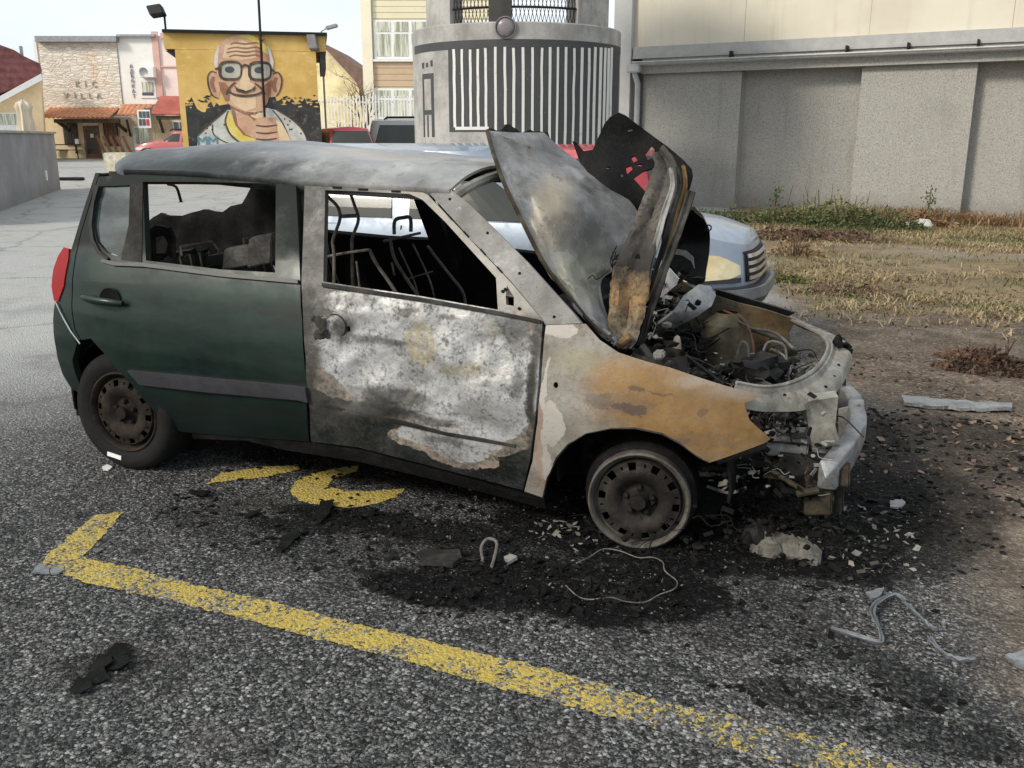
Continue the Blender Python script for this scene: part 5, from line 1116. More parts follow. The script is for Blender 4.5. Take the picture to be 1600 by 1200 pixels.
P = S(158, 692); MB().beam(Vector((-.11, .0, .075)), Vector((-.03, -.0, .062)), .004, .02).build('valve_strip', m_frame, car)
# ---- engine bay
def inner(name, pts, Y, mat, thick=.01, holes=(), fy=None, step=.08, sharp=50):
    fy = fy or (lambda x, z: Y); return side_panel(name, pts, list(holes), mat, car, thick, step=step, fy=fy, sharp=sharp)
inner('far_inner_wing', [(1085, 475), (1120, 462), (1180, 480), (1243, 500), (1232, 520), (1236, 545), (1215, 575), (1215, 640), (1090, 640), (1070, 560)], 1.34, m_olive, fy=lambda x, z: 1.36+.05*nz(x*4, z*4, 0))
inner('far_wing_edge', [(1118, 452), (1180, 470), (1243, 489), (1232, 494), (1175, 482), (1118, 468)], 1.42, m_charsh, .03)
def tower(u, v): a_ = 2*math.pi*u; r_ = interp(v, [(0, .15), (.7, .13), (.9, .11), (1, .05)]); c_ = atY(1135, 520, 1.2); return Vector((c_.x+r_*math.cos(a_), c_.y+r_*math.sin(a_), .2+(c_.z+.1-.2)*v))
MB().grid(tower, 24, 10).build('strut_tower', m_olive, car)
c_ = atY(1000, 600, .35); MB().grid(lambda u, v: Vector((2.45+(.14-.03*v)*math.cos(2*math.pi*u), .36+(.13-.03*v)*math.sin(2*math.pi*u), .2+.5*v)), 20, 6).build('strut_tower', m_ashdk, car)
P = atY(1057, 545, .5); MB().blob(P, (.02, .02, .06), 3, .1).build('fluid_cap', m_pale, car)
# front panel (bonnet slam panel) sweeping round the nose
outer = [(1150, 622, .06), (1185, 630, .10), (1215, 631, .16), (1250, 630, .24), (1282, 621, .36), (1308, 602, .52), (1325, 575, .72), (1333, 545, .92), (1322, 530, 1.06), (1290, 515, 1.22), (1258, 502, 1.36), (1238, 492, 1.42)]
innr = [(1150, 606, .09), (1185, 612, .15), (1214, 611, .22), (1240, 604, .32), (1262, 593, .44), (1279, 578, .58), (1290, 560, .74), (1293, 545, .88), (1284, 532, 1.02), (1266, 521, 1.16), (1246, 512, 1.3), (1230, 503, 1.4)]
Lo = catmull([atY(*q) for q in outer], 5); Li = catmull([atY(*q) for q in innr], 5); m_ = len(Lo); Bp = MB()
def slam(u, v):
    i = min(int(u*(m_-1)+.5), m_-1); A, B = Lo[i], Li[i]; P = A.lerp(B, v); 
    P = P.copy(); P.z += .006*math.sin(math.pi*v)+(.016 if v > .78 else 0)-(.03*(1-v/.12) if v < .12 else 0); return P
sp = MB().grid(slam, m_-1, 10).build('slam_panel', m_pale, car, sharp=45, solid=.012)
MB().tube([q+Vector((0, 0, .02)) for q in Li], .008, 6).build('panel_lip', m_pale, sp)
for (px_, py_, Y_) in ((1226, 619, .2), (1290, 606, .45), (1303, 590, .58), (1310, 572, .7)): P = atY(px_, py_, Y_); MB().lathe([(0, .007), (.005, .007), (.007, 0)], P+Vector((0, 0, .002)), (0, 0, 1), 10).build('bolt', m_char, sp)
P = atY(1316, 552, .9); cm_ = MB(); 
for i in range(6): cm_.blob(P+Vector((random.uniform(-.03, .03), random.uniform(-.05, .05), random.uniform(0, .05))), random.uniform(.012, .025), i, .5, 1)
cm_.build('lock_remains', m_char, sp)
def pbox(name, x0, y0, x1, y1, Y, dY, mat, parent=car, bevel=.006, shear=0):
    c_ = [atY(x0, y1, Y), atY(x1, y1+shear, Y), atY(x1, y0+shear, Y), atY(x0, y0, Y)]; k = Vector((0, dY, 0))
    return MB().hexa([c_[0], c_[1], c_[1]+k, c_[0]+k, c_[3], c_[2], c_[2]+k, c_[3]+k]).build(name, mat, parent, bevel=bevel)
po = inner('front_post', [(1258, 628), (1310, 620), (1305, 665), (1312, 690), (1309, 740), (1268, 744), (1270, 700), (1262, 660)], .3, m_pale, .05, [[(1290, 698), (1300, 697), (1300, 708), (1291, 709)]], fy=lambda x, z: .3+.3*(x-3.05)+.012*math.sin(z*40))
for yy in (690, 716): tube_px([(1288, yy, .295), (1304, yy, .295)], .005, 'pressed_rib', m_ash, po)
inner('front_post', [(1300, 535), (1320, 530), (1322, 610), (1300, 620)], 1.3, m_ashdk, .05)
pbox('chassis_rail', 1192, 722, 1262, 748, .22, .1, m_beige, shear=6); pbox('rail_end_block', 1258, 728, 1328, 756, .2, .1, m_beige, shear=6)
pbox('crush_can', 1256, 755, 1300, 806, .21, .09, m_beige); pbox('crush_can', 1303, 757, 1318, 802, .26, .08, m_ashdk)
for i in range(5): pbox('block_rib', 1264+i*11, 730+i, 1269+i*11, 752+i, .194, .006, m_ashdk, bevel=.001)
pbox('lower_crossmember', 1196, 698, 1262, 712, .25, .3, m_ash, shear=5); pbox('lower_crossmember', 1200, 690, 1262, 697, .3, .02, m_ashdk, shear=4)
tube_px([(1205, 735, .2), (1240, 757, .2), (1256, 766, .19)], .01, 'tow_eye_rod', m_beige); tube_px([(1245, 772, .18), (1280, 765, .18)], .014, 'tow_eye_rod', m_beige)
# crash beam: bowed aluminium bar across the nose
def cbeam(u, v):
    Y = .15+1.3*u; x = 3.12+.1*(1-((Y-.8)/.65)**2)+.012*nz(Y*5, 0, 3); z = .325+.01*nz(Y*6, 2, 1)+.03*math.sin(math.pi*u); a_ = 2*math.pi*v; k = abs(math.cos(a_))**.25*math.copysign(1, math.cos(a_)); l_ = abs(math.sin(a_))**.25*math.copysign(1, math.sin(a_))
    kin = .018*math.exp(-((u-.4)/.03)**2)+.02*math.exp(-((u-.72)/.03)**2)
    return Vector((x+.035*k*(.3 if u in (0, 1) else 1)*(1 if 0 < u < 1 else 0), Y, z+(.055-kin)*l_*(1 if 0 < u < 1 else 0)))
MB().grid(cbeam, 40, 16).build('crash_beam', m_alum, car, sharp=50)
for Y_ in (.25, 1.35): MB().beam((2.95, Y_, .33), (3.16, Y_, .33), .08, .09).build('crush_tube', m_ashdk, car)
inner('radiator_remains', [(1310, 640), (1345, 632), (1340, 690), (1330, 735), (1310, 735)], .9, m_ash, .02, fy=lambda x, z: .9)
# engine and burnt debris filling the bay
m_eng = burn('burnt_engine', (.006, .006, .0055), (.024, .023, .021), (.13, .126, .118), sc=7, white=.2)
eb = MB(); rnd = random.Random(5)
for i in range(14): eb.blob((2.62+rnd.uniform(-.22, .3), .8+rnd.uniform(-.4, .4), .34+rnd.uniform(-.05, .1)), (rnd.uniform(.06, .16), rnd.uniform(.06, .16), rnd.uniform(.05, .1)), i, .45)
eb.build('engine_block', m_eng, car)
def junk(n, cx_, cy_, cz_, dx, dy, dz, smin, smax, mat, name, seed, par_=car):
    r_ = random.Random(seed); mb = MB()
    for i in range(n):
        c_ = Vector((cx_+r_.uniform(-dx, dx), cy_+r_.uniform(-dy, dy), cz_+abs(r_.gauss(0, .5))*dz)); s_ = r_.uniform(smin, smax); k = r_.random()
        if k < .45: mb.blob(c_, (s_*r_.uniform(.5, 1.4), s_*r_.uniform(.5, 1.4), s_*r_.uniform(.3, .9)), i, .7, 1)
        elif k < .75:
            d1 = Vector((r_.gauss(0, 1), r_.gauss(0, 1), r_.gauss(0, .5))).normalized(); d2 = d1.orthogonal().normalized(); mb.obox(c_, d1*s_*1.4, d2*s_*.6, d1.cross(d2)*s_*.12)
        else:
            d1 = Vector((r_.gauss(0, 1), r_.gauss(0, 1), r_.gauss(0, .6))).normalized()*s_*4; d2 = d1.orthogonal().normalized()*s_*1.5; mb.tube(catmull([c_-d1, c_+d2, c_+d1*.6-d2*.4, c_+d1], 3), s_*.12, 5)
    o = mb.build(name, mat, par_); o['kind'] = 'stuff'; return o
junk(420, 2.68, .78, .42, .36, .52, .13, .008, .028, m_eng, 'engine_debris', 1); junk(260, 2.72, .78, .44, .34, .5, .12, .005, .013, m_ash, 'ash_debris', 2); junk(160, 2.95, .3, .22, .15, .15, .25, .008, .02, m_char, 'engine_debris', 3); junk(70, 2.95, .3, .25, .16, .15, .25, .006, .014, m_ash, 'ash_debris', 4)
junk(160, 2.35, .75, .55, .2, .45, .28, .012, .035, m_char, 'engine_debris', 6); junk(60, 2.3, .8, .7, .12, .3, .15, .01, .02, m_ash, 'ash_debris', 7); junk(220, 2.75, .5, .1, .4, .5, .12, .008, .022, m_char, 'engine_debris', 8)
MB().grid(lambda u, v: Vector((2.2+.75*u, .2+1.2*v, .3+.08*nz(u*6, v*6, 1))), 16, 16).build('engine_bay_floor', m_char, car, solid=.02)
P = atY(1183, 580, .8); MB().blob(P, (.12, .13, .07), 4, .55, 3).build('charred_airbox', m_charsh, car)
rw_ = random.Random(31)
for i in range(26):
    c_ = Vector((2.66+rw_.uniform(-.3, .3), .78+rw_.uniform(-.45, .45), .46)); q = [c_]
    for j in range(4): q.append(q[-1]+Vector((rw_.gauss(0, .06), rw_.gauss(0, .07), rw_.gauss(.005, .035))))
    MB().tube(catmull(q, 3), rw_.choice((.003, .004, .006)), 5).build('burnt_wire', rw_.choice((m_wire, m_ashdk, m_ashdk)), car)
m_hose = burn('rust_red_wire', (.05, .02, .014), (.1, .045, .03), (.18, .1, .07), sc=14)
for k, (pts, r_, mt) in enumerate((([(1130, 485, 1.2), (1160, 500, 1.15), (1175, 530, 1.0), (1178, 565, .9)], .006, m_hose), ([(1140, 492, 1.2), (1172, 512, 1.1), (1210, 520, 1.15), (1240, 545, 1.0)], .007, m_wire), ([(1175, 515, 1.25), (1230, 535, 1.2)], .012, m_olive), ([(1150, 560, .9), (1158, 535, .9), (1168, 540, .9), (1170, 565, .9)], .005, m_wire), ([(1190, 560, .9), (1200, 535, .9), (1225, 540, .9), (1230, 570, .9)], .006, m_wire), ([(1205, 545, 1.0), (1228, 560, .9), (1232, 600, .8)], .005, m_wire), ([(1060, 545, .5), (1090, 570, .5), (1130, 600, .5)], .008, m_ashdk), ([(1105, 760, .3), (1140, 770, .25), (1165, 762, .2)], .007, m_alum))):
    tube_px(pts, r_, 'burnt_hose', mt, car, 6, 1)
junk(30, 2.72, .32, .2, .1, .1, .12, .01, .025, m_pale, 'ash_debris', 12)
# cowl remains
inner('cowl_sheet', [(1000, 533), (1030, 506), (1052, 488), (1068, 462), (1092, 444), (1110, 447), (1119, 461), (1112, 478), (1085, 497), (1045, 517)], .8, m_alum, .015, fy=lambda x, z: .78+.6*max(0, x-2.28)+.05*math.sin(z*22), step=.03)
cl_ = inner('plastic_cover', [(1008, 473), (1022, 452), (1037, 424), (1046, 420), (1060, 436), (1056, 446), (1034, 464)], .75, burn('pale_cover', (.3, .3, .3), (.5, .5, .49), (.62, .62, .6), sc=8), .02, fy=lambda x, z: .72)
P = atY(1036, 444, .70); text('raised_letter', 'A', cl_, m_ashdk, (P.x-1.3, .705-.8, P.z), .045, .003)
inner('charred_wing_liner', [(1035, 345), (1058, 330), (1082, 328), (1100, 343), (1109, 362), (1107, 400), (1102, 438), (1088, 446), (1060, 430), (1048, 415), (1030, 400)], 1.4, m_charsh, .03, fy=lambda x, z: 1.36+.25*(x-2.3)+.05*nz(x*6, z*6, 1)+.06*math.sin(z*14), step=.03)
P = atY(1107, 356, 1.35); MB().lathe([(.010, 0), (.016, .006), (.017, .0), (.011, -.006), (.010, 0)], P, (0, -1, 0), 16).build('eyelet', m_char, car)
inner('liner_lip', [(1047, 388), (1072, 392), (1083, 402), (1085, 420), (1080, 408), (1066, 399), (1047, 396)], 1.3, m_ash, .01, fy=lambda x, z: 1.28)
junk(60, 2.28, 1.1, .7, .14, .2, .22, .012, .03, m_char, 'engine_debris', 14); junk(30, 2.28, 1.0, .72, .12, .2, .15, .008, .02, m_wire, 'ash_debris', 15)
# ---- buckled bonnet
def bonnet_mat():
    a = M('buckled_bonnet_skin'); p = a.warp(.16, 3.5, 5); n1 = a.noise(3.2, 7, .68, vec=p); n2 = a.noise(24, 6, .72)
    c = a.ramp(a.mr(a.math('ADD', a.math('MULTIPLY', n1, .75), a.math('MULTIPLY', n2, .25)), .3, .72, smooth=False), [(0, (.05, .047, .042)), (.3, (.15, .148, .142)), (.62, (.29, .292, .295)), (1, (.46, .46, .46))])
    fy = lambda Y: (lambda x, z: Y)
    c = a.mix(a.math('MULTIPLY', a.blob(p, px2(860, 330, fy(.45)), (.07, .3, .24), 1.4, .3), .6), c, (.36, .3, .2)); c = a.mix(a.math('MULTIPLY', a.blob(p, px2(890, 350, fy(.5)), (.05, .3, .12), 1.4, .4), .7), c, (.1, .09, .07))
    c = a.mix(a.math('MULTIPLY', a.blob(p, px2(900, 440, fy(.4)), (.12, .3, .15), 1.3, .4), .55), c, (.3, .29, .2)); c = a.mix(a.math('MULTIPLY', a.blob(p, px2(935, 350, fy(.6)), (.1, .3, .08), 1.4, .5), .6), c, (.1, .095, .085))
    c = a.mix(a.math('MULTIPLY', a.blob(p, px2(820, 235, fy(.6)), (.2, .4, .05), 1.3, .4), .5), c, (.13, .125, .115))
    c = a.mix(a.math('MULTIPLY', a.gran(a.mr(a.noise(4, 6, .7), .42, .66), .9, 24), .42), c, (.06, .056, .05)); c = a.mix(a.math('MULTIPLY', a.mr(n2, .58, .72), .5), c, (.1, .095, .085))
    return a.out(c, a.mr(n1, .3, .7, .4, .75), .3, a.bump(a.math('ADD', a.math('MULTIPLY', n2, .4), a.math('MULTIPLY', a.noise(5, 4), 1.6)), .45, .015))
m_bon = bonnet_mat()
rowsL = [(962, 536, .24), (944, 522, .23), (920, 500, .23), (882, 452, .24), (850, 410, .27), (815, 342, .33), (790, 290, .4), (772, 240, .48), (762, 204, .56)]
rowsR = [(975, 538, .34), (968, 520, .38), (950, 500, .42), (938, 462, .48), (940, 434, .55), (972, 408, .68), (1004, 345, .82), (960, 292, .9), (905, 252, .95)]
TL = catmull([atY(*q) for q in rowsL], 8); TR_ = catmull([atY(*q) for q in rowsR], 8); mm_ = len(TL)
topR = atY(852, 208, .95)
def bon(u, v):
    i = u*(mm_-1); k = min(int(i), mm_-2); t = i-k; A = TL[k].lerp(TL[k+1], t); B = TR_[k].lerp(TR_[k+1], t)
    P = A.lerp(B, v); P = P.copy(); w_ = math.sin(math.pi*v)
    P.y += -.07*w_*smooth(u*2)+.045*nz(u*5, v*3, 2)*w_+.022*nz(u*11, v*6, 6)+.009*nz(u*26, v*15, 3)-.02*abs(nz(u*6+v*5, v*2, 9)); P.x += .03*nz(u*4+3, v*3, 8)*w_+.008*nz(u*15, v*9, 1)
    return P
bn = MB().grid(bon, 60, 30).build('bonnet', m_bon, car, sharp=60, solid=.01)
def lipf(u, v):
    A = atY(762, 203, .56).lerp(atY(856, 206, .9), u); return A+Vector((.01*v, .03*v, -.05*v+.02*nz(u*8, 0, 3)+.03*math.exp(-((u-.33)/.08)**2)*(1-v)))
topf = [atY(762, 204, .56), atY(800, 207, .68), atY(850, 207, .84), atY(872, 228, .9), atY(906, 254, .95)]
def tf(u, v):
    i = u*4; k = min(int(i), 3); A = topf[k].lerp(topf[k+1], i-k); i2 = .97; B = bon(1.0, u); return A.lerp(B, v)
MB().grid(tf, 20, 4).build('bonnet_edge', m_bon, bn, solid=.01); MB().grid(lipf, 20, 4).build('bonnet_edge', m_ashdk, bn, solid=.01)
MB().tube([q+Vector((.0, -.006, 0)) for q in TL], .009, 6).build('bonnet_rim', m_beige, bn)
MB().tube([q+Vector((.0, -.006, 0)) for q in TR_[8:42]], .008, 6).build('bonnet_rim', m_ash, bn)
# black underside half with holes
fyb = lambda x, z: .92+.25*(x-2.2)+.02*nz(x*7, z*7, 4)+.05*math.sin(z*9)
ell = lambda x_, y_, a_, b_, r_=0: [(x_+a_*math.cos(t)*math.cos(r_)-b_*math.sin(t)*math.sin(r_), y_+a_*math.cos(t)*math.sin(r_)+b_*math.sin(t)*math.cos(r_)) for t in [2*math.pi*i/8 for i in range(8)]]
bu = side_panel('bonnet_underside', [(894, 220), (900, 222), (912, 236), (926, 234), (934, 216), (944, 194), (953, 183), (966, 176), (978, 181), (1010, 205), (1042, 228), (1068, 250), (1081, 264), (1083, 276), (1079, 292), (1072, 312), (1058, 345), (1035, 372), (1005, 345), (985, 325), (958, 300), (930, 282), (905, 252)], [[(990, 279), (1004, 268), (1024, 262), (1026, 305), (1010, 301)], [(1008, 240), (1018, 228), (1023, 232), (1021, 246), (1012, 250)], [(986, 246), (992, 243), (997, 250), (990, 254)], [(978, 262), (986, 259), (989, 264), (980, 272)], ell(950, 262, 4, 2, -.2), ell(972, 274, 2, 3), ell(985, 204, 4, 1.5, -.2), ell(1000, 258, 4, 2, .1), ell(1058, 272, 2, 4, .3)], m_charsh, car, .012, step=.035, fy=fyb)
def strap(name, pts, ws, mat, thick=.012, parent=car, roll=0):
    C_ = [atY(*q) for q in pts]; n0 = len(C_); C2 = catmull(C_, 6); m = len(C2); mb = MB()
    def f(u, v):
        i = min(int(u*(m-1)+.5), m-1); d_ = (C2[min(i+1, m-1)]-C2[max(i-1, 0)]).normalized(); sd_ = d_.cross(Vector((0, -1, 0))).normalized(); w_ = interp(u, [(k/(n0-1), ws[k]) for k in range(n0)])
        t = 2*v-1; w_ *= 1+.22*nz(u*9, t*2, 3)+.12*nz(u*30, t*2, 7)
        return C2[i]+sd_*w_*.5*t+Vector((0, -.28*w_*(abs(t)**2)-.3*w_*nz(u*6, v*3, 2)-.12*w_*nz(u*20, v*8, 6)+(.12*w_ if abs(t) > .85 else 0), 0))
    return mb.grid(f, m-1, 10).build(name, mat, parent, sharp=50, solid=thick)
a = M('rust_to_black_frame'); zz = a.sep()[2]; n1 = a.noise(9, 6, .7); n2 = a.noise(40, 5, .7)
c = a.ramp(a.mr(a.math('ADD', zz, a.math('MULTIPLY', a.math('SUBTRACT', n1, .5), .3)), .7, 1.4, smooth=False), [(0, (.13, .125, .115)), (.12, (.2, .16, .11)), (.3, (.27, .17, .075)), (.4, (.13, .09, .05)), (.47, (.012, .011, .01)), (.58, (.035, .031, .027)), (.75, (.12, .105, .085)), (1, (.05, .046, .04))])
m_strut = a.out(a.mix(a.mr(n2, .45, .65, 0, .75), c, (.025, .02, .016)), .8, .1, a.bump(a.math('ADD', n1, n2), .6, .012))
strap('bonnet_frame', [(976, 545, .33), (980, 500, .38), (988, 445, .42), (998, 400, .48), (1016, 350, .6), (1034, 300, .72), (1042, 262, .82), (1030, 236, .86)], [.06, .13, .15, .13, .115, .12, .10, .05], m_strut)
for k_, (dx_, Y_) in enumerate(((14, .5), (26, .56), (36, .66))): strap('bonnet_frame', [(1000+dx_*.3, 470, .42), (1006+dx_, 400, Y_-.02), (1022+dx_, 340, Y_+.05), (1038+dx_*.9, 290, Y_+.14), (1034+dx_*.9, 262-k_*2, Y_+.2)], [.012, .022, .026, .02, .01], (m_ash, m_ashdk, m_rusty)[k_], .008)
strap('bonnet_frame', [(1000, 540, .36), (1018, 480, .4), (1040, 415, .46), (1062, 355, .52), (1081, 298, .6)], [.022, .028, .034, .032, .03], m_ashdk, .012)
junk(26, *atY(985, 415, .5), .07, .04, .05, .01, .022, m_char, 'charred_lumps', 21)
tube_px([(1003, 540, .3), (1018, 560, .28)], .014, 'hinge_stub', m_ashdk, car); tube_px([(965, 540, .3), (985, 525, .3)], .016, 'hinge_stub', m_rusty, car)
pbox('wing_bracket', 1020, 550, 1036, 562, .2, .05, m_ash); pbox('wing_bracket', 1038, 567, 1050, 578, .12, .05, m_ashdk)

# ================================================================== VEGETATION
def leafmat(name, c1, c2, sc=3, tr=.25):
    a = M(name); c = a.mix(a.mr(a.noise(sc, 4, .65), .35, .65), c1, c2); c = a.mix(a.mr(a.noise(sc*9, 2), .4, .65, 0, .5), c, tuple(x*.55 for x in c1))
    return a.out(c, .75, 0, None, Subsurface_Weight=0)
m_straw = leafmat('dry_straw', (.24, .175, .085), (.44, .34, .19), 1.2); m_ggrass = leafmat('green_grass', (.08, .1, .028), (.19, .19, .07), 1.5); m_orange = leafmat('dead_rust_grass', (.2, .11, .05), (.36, .24, .12), 1.5)
m_ivy = leafmat('ivy_leaves', (.05, .068, .02), (.13, .15, .05), 4); m_ivy2 = leafmat('yellow_green_leaves', (.12, .14, .035), (.24, .24, .08), 4); m_dead = leafmat('dead_brown_weed', (.06, .035, .022), (.16, .09, .055), 4); m_litter = leafmat('leaf_litter', (.09, .055, .035), (.25, .17, .11), 6)
def blades(name, n, region, dens, h, mat, wd=.006, seed=0, lean=.5, tuft=1, spread=.05):
    r_ = random.Random(seed); mb = MB(); k = 0; tries = 0; x0, x1, y0, y1 = region
    while k < n and tries < n*14:
        tries += 1; X, Y = r_.uniform(x0, x1), r_.uniform(y0, y1)
        if r_.random() > dens(X, Y): continue
        for j in range(tuft):
            P = Vector((X+r_.gauss(0, spread), Y+r_.gauss(0, spread), 0)); P.z = gz(P.x, P.y)-.01; hh = h*r_.uniform(.45, 1.25); a_ = r_.uniform(0, 6.283); d_ = Vector((math.cos(a_), math.sin(a_), 0)); sd_ = Vector((-d_.y, d_.x, 0))*wd*r_.uniform(.6, 1.4); l_ = lean*r_.uniform(.2, 1.3)
            M1 = P+d_*hh*l_*.35+Vector((0, 0, hh*.6)); T = P+d_*hh*l_+Vector((0, 0, hh*(1-.35*min(1, l_))))
            b = len(mb.v); mb.v += [tuple(P-sd_), tuple(P+sd_), tuple(M1+sd_*.7), tuple(M1-sd_*.7), tuple(T)]; mb.f += [(b, b+1, b+2, b+3), (b+3, b+2, b+4)]; k += 1
    o = mb.build(name, mat, sharp=None); return o
def soilm(X, Y): return X+.19*Y+.5*nz(X*1.1, Y*1.1, 0)
def dry(X, Y):
    if soilm(X, Y) < 3.75: return 0
    n = .3+1.2*nz(X*.55, Y*.8, 3)+.7*nz(X*1.7, Y*2.2, 7); band = interp(Y, [(4.6, 0), (5.6, .25), (6.2, .7), (8.0, .6), (8.8, .12), (10.5, .1), (11.4, .75), (14.5, .9), (19, 1)])
    return max(0, n)*band
def grn(X, Y):
    if soilm(X, Y) < 3.8: return 0
    n = max(0, nz(X*.6+9, Y*.7, 5)*1.6+.46+.5*nz(X*3, Y*3, 1)); return n*interp(Y, [(4.4, 0), (5.0, .3 if X > 4.2 else 0), (6, 1 if X > 4 else .4), (6.8, .4), (8.5, .15), (11, .3), (13, .9), (19, .6)])
tag(blades('dry_grass', 60000, (1.2, 10.5, 4.6, 18.6), dry, .085, m_straw, .006, 1, 2.2, 7, .11), 'dry straw-coloured grass on the bare ground before the hall', 'grass', kind='stuff')
tag(blades('green_grass', 34000, (1.5, 11, 4.4, 18), grn, .06, m_ggrass, .007, 2, 1.2, 7, .1), 'patches of green grass among the dry straw', 'grass', kind='stuff')
def wall_d(X, Y): return (Vector((X, Y, 0))-P0).dot(FW.a)
tag(blades('rust_grass', 6000, (3.2, 12, 14, 19), lambda X, Y: (1 if -1.5 < wall_d(X, Y) < -.3 else 0)*(max(0, .45+nz(X*.9, Y, 2))), .26, m_orange, .008, 3, 1.6, 9, .2), 'tall rust-coloured dead grass along the foot of the hall', 'grass', kind='stuff')
def litter(name, n, region, dens, s0, s1, mat, seed, z=.004, tilt=.4):
    r_ = random.Random(seed); mb = MB(); k = t = 0
    while k < n and t < n*20:
        t += 1; X, Y = r_.uniform(region[0], region[1]), r_.uniform(region[2], region[3])
        if r_.random() > dens(X, Y): continue
        s_ = r_.uniform(s0, s1); a_ = r_.uniform(0, 6.283); u = Vector((math.cos(a_), math.sin(a_), r_.gauss(0, tilt)))*s_; v = Vector((-math.sin(a_), math.cos(a_), r_.gauss(0, tilt)))*s_*r_.uniform(.3, .8); P = Vector((X, Y, gz(X, Y)+z+s_*.3*tilt))
        b = len(mb.v); mb.v += [tuple(P-u), tuple(P-v*r_.uniform(.5, 1)), tuple(P+u*r_.uniform(.5, 1)), tuple(P+v)]; q = Vector((0, 0, s_*.12)); mb.v += [tuple(Vector(w_)-q) for w_ in mb.v[b:b+4]]
        mb.f += [(b, b+1, b+2, b+3), (b+7, b+6, b+5, b+4)]+[(b+i, b+4+i, b+4+(i+1) % 4, b+(i+1) % 4) for i in range(4)]; k += 1
    return mb.build(name, mat, sharp=None)
tag(litter('leaf_litter', 5000, (2.4, 8, 1.2, 9), lambda X, Y: (1 if soilm(X, Y) > 3.5 else 0)*max(0, .3+nz(X*.8, Y*.8, 4)), .008, .026, m_litter, 4), 'brown leaf litter and twigs on the bare soil', 'leaf litter', kind='stuff')
def shrub(px, py, w_, h_, label, mat, seed, n=1500, leaf=.045, group=None, cat='plant', nm='wall_shrub'):
    P = gnd(px, py); t = thing(nm, label, cat, P, 0, group); r_ = random.Random(seed); lf, st_ = MB(), MB()
    for i in range(n):
        a_ = r_.uniform(0, 6.283); q = math.sqrt(r_.random()); x = q*math.cos(a_)*w_; y = q*math.sin(a_)*w_*.45; top = h_*(1-q*q)*(.6+.5*nz(x*2.5+seed, y*3, 1)+.25*nz(x*7, y*7, 2)); z = top*r_.random()**.45
        d1 = Vector((r_.gauss(0, 1), r_.gauss(0, 1), r_.gauss(0, .7))).normalized(); d2 = d1.orthogonal().normalized(); d2 = (d2*math.cos(a_)+d1.cross(d2)*math.sin(a_)); s_ = leaf*r_.uniform(.5, 1.3); c_ = Vector((x, y, max(.01, z))); b = len(lf.v)
        lf.v += [tuple(c_-d1*s_), tuple(c_-d2*s_*.5+d1*s_*.1), tuple(c_+d1*s_), tuple(c_+d2*s_*.5+d1*s_*.1)]; lf.f.append((b, b+1, b+2, b+3))
    for i in range(26):
        a_ = r_.uniform(0, 6.283); q = math.sqrt(r_.random())*.9; x, y = q*math.cos(a_)*w_, q*math.sin(a_)*w_*.45; zz = h_*(1-q*q)*r_.uniform(.5, 1.2)
        st_.tube([(x*.7, y*.7, -.02), (x*.9, y*.9, zz*.5), (x+r_.gauss(0, .04), y, zz)], .006, 4)
    lf.build('foliage', mat, t, world=False, sharp=None); st_.build('stems', m_dead, t, world=False)['kind'] = 'stuff'; return t
shrub(1150, 346, 1.0, .42, 'low dark green bush at the hall foot nearest the silver-blue car', m_ivy, 1, 1500, .032)
shrub(1235, 352, 1.0, .62, 'green bush beside the first recess of the hall', m_ivy, 2, 1900, .032)
shrub(1292, 348, .75, .75, 'tallest yellow-green bush in front of the hall recess', m_ivy2, 3, 1500, .032)
shrub(1330, 356, 1.0, .6, 'dark green trailing bush in front of the second hall pier', m_ivy, 4, 1900, .034)
shrub(1388, 360, .8, .38, 'low dark green bush right of the trailing bush', m_ivy, 5, 1000, .034)
shrub(1445, 356, .6, .35, 'dry brown bush between green bushes and rusty grass', m_orange, 6, 900, .05)
shrub(1265, 372, 1.3, .2, 'flat brown weeds in front of the green bushes', m_dead, 7, 1500, .04)
shrub(1330, 460, .55, .16, 'small grey-brown weed on the pale bare ground', m_dead, 8, 500, .02, nm='dead_weed')
shrub(1560, 580, .42, .22, 'reddish-brown dead weed at the right edge of the soil', m_dead, 9, 1300, .022, nm='dead_weed')
shrub(1515, 560, .25, .13, 'small reddish-brown dead weed left of the larger one', m_dead, 10, 600, .02, nm='dead_weed')
shrub(1225, 440, .3, .12, 'green weed tuft just beside the silver-blue car bumper', m_ivy2, 11, 500, .03, nm='weed_tuft')
shrub(1245, 400, .4, .35, 'dry reddish stalks beside the silver-blue car headlight', m_orange, 12, 260, .03, nm='dead_weed')
def stalk(px, py, h_, label, seed):
    P = gnd(px, py); t = thing('tall_weed', label, 'plant', P, 0); r_ = random.Random(seed); q = [Vector((0, 0, 0))]
    for i in range(6): q.append(q[-1]+Vector((r_.gauss(.02, .03), r_.gauss(0, .02), h_/6)))
    MB().tube([tuple(x) for x in q], .008, 5).build('stem', m_dead, t, world=False); mb = MB()
    for i in range(60):
        c_ = q[r_.randint(2, 6)]+Vector((r_.gauss(0, .05), r_.gauss(0, .04), r_.gauss(0, .05))); d1 = Vector((r_.gauss(0, 1), r_.gauss(0, 1), r_.gauss(0, 1))).normalized()*.03; d2 = d1.orthogonal()*.5; b = len(mb.v); mb.v += [tuple(c_-d1), tuple(c_-d2), tuple(c_+d1), tuple(c_+d2)]; mb.f.append((b, b+1, b+2, b+3))
    mb.build('foliage', m_ivy, t, world=False, sharp=None)
stalk(1203, 345, .62, 'tall dark weed stalk above the bushes', 1); stalk(1432, 350, .6, 'thin dry stalk leaning at the second hall pier', 2)
# pale stone by the wall
o = MB().blob((0, 0, .06), (.22, .14, .1), 4, .4).build('pale_stone', plain('pale_stone', (.5, .48, .44), .9), None, world=False); o.location = gnd(1436, 358); tag(o, 'pale stone lying at the foot of the bushes', 'stone')

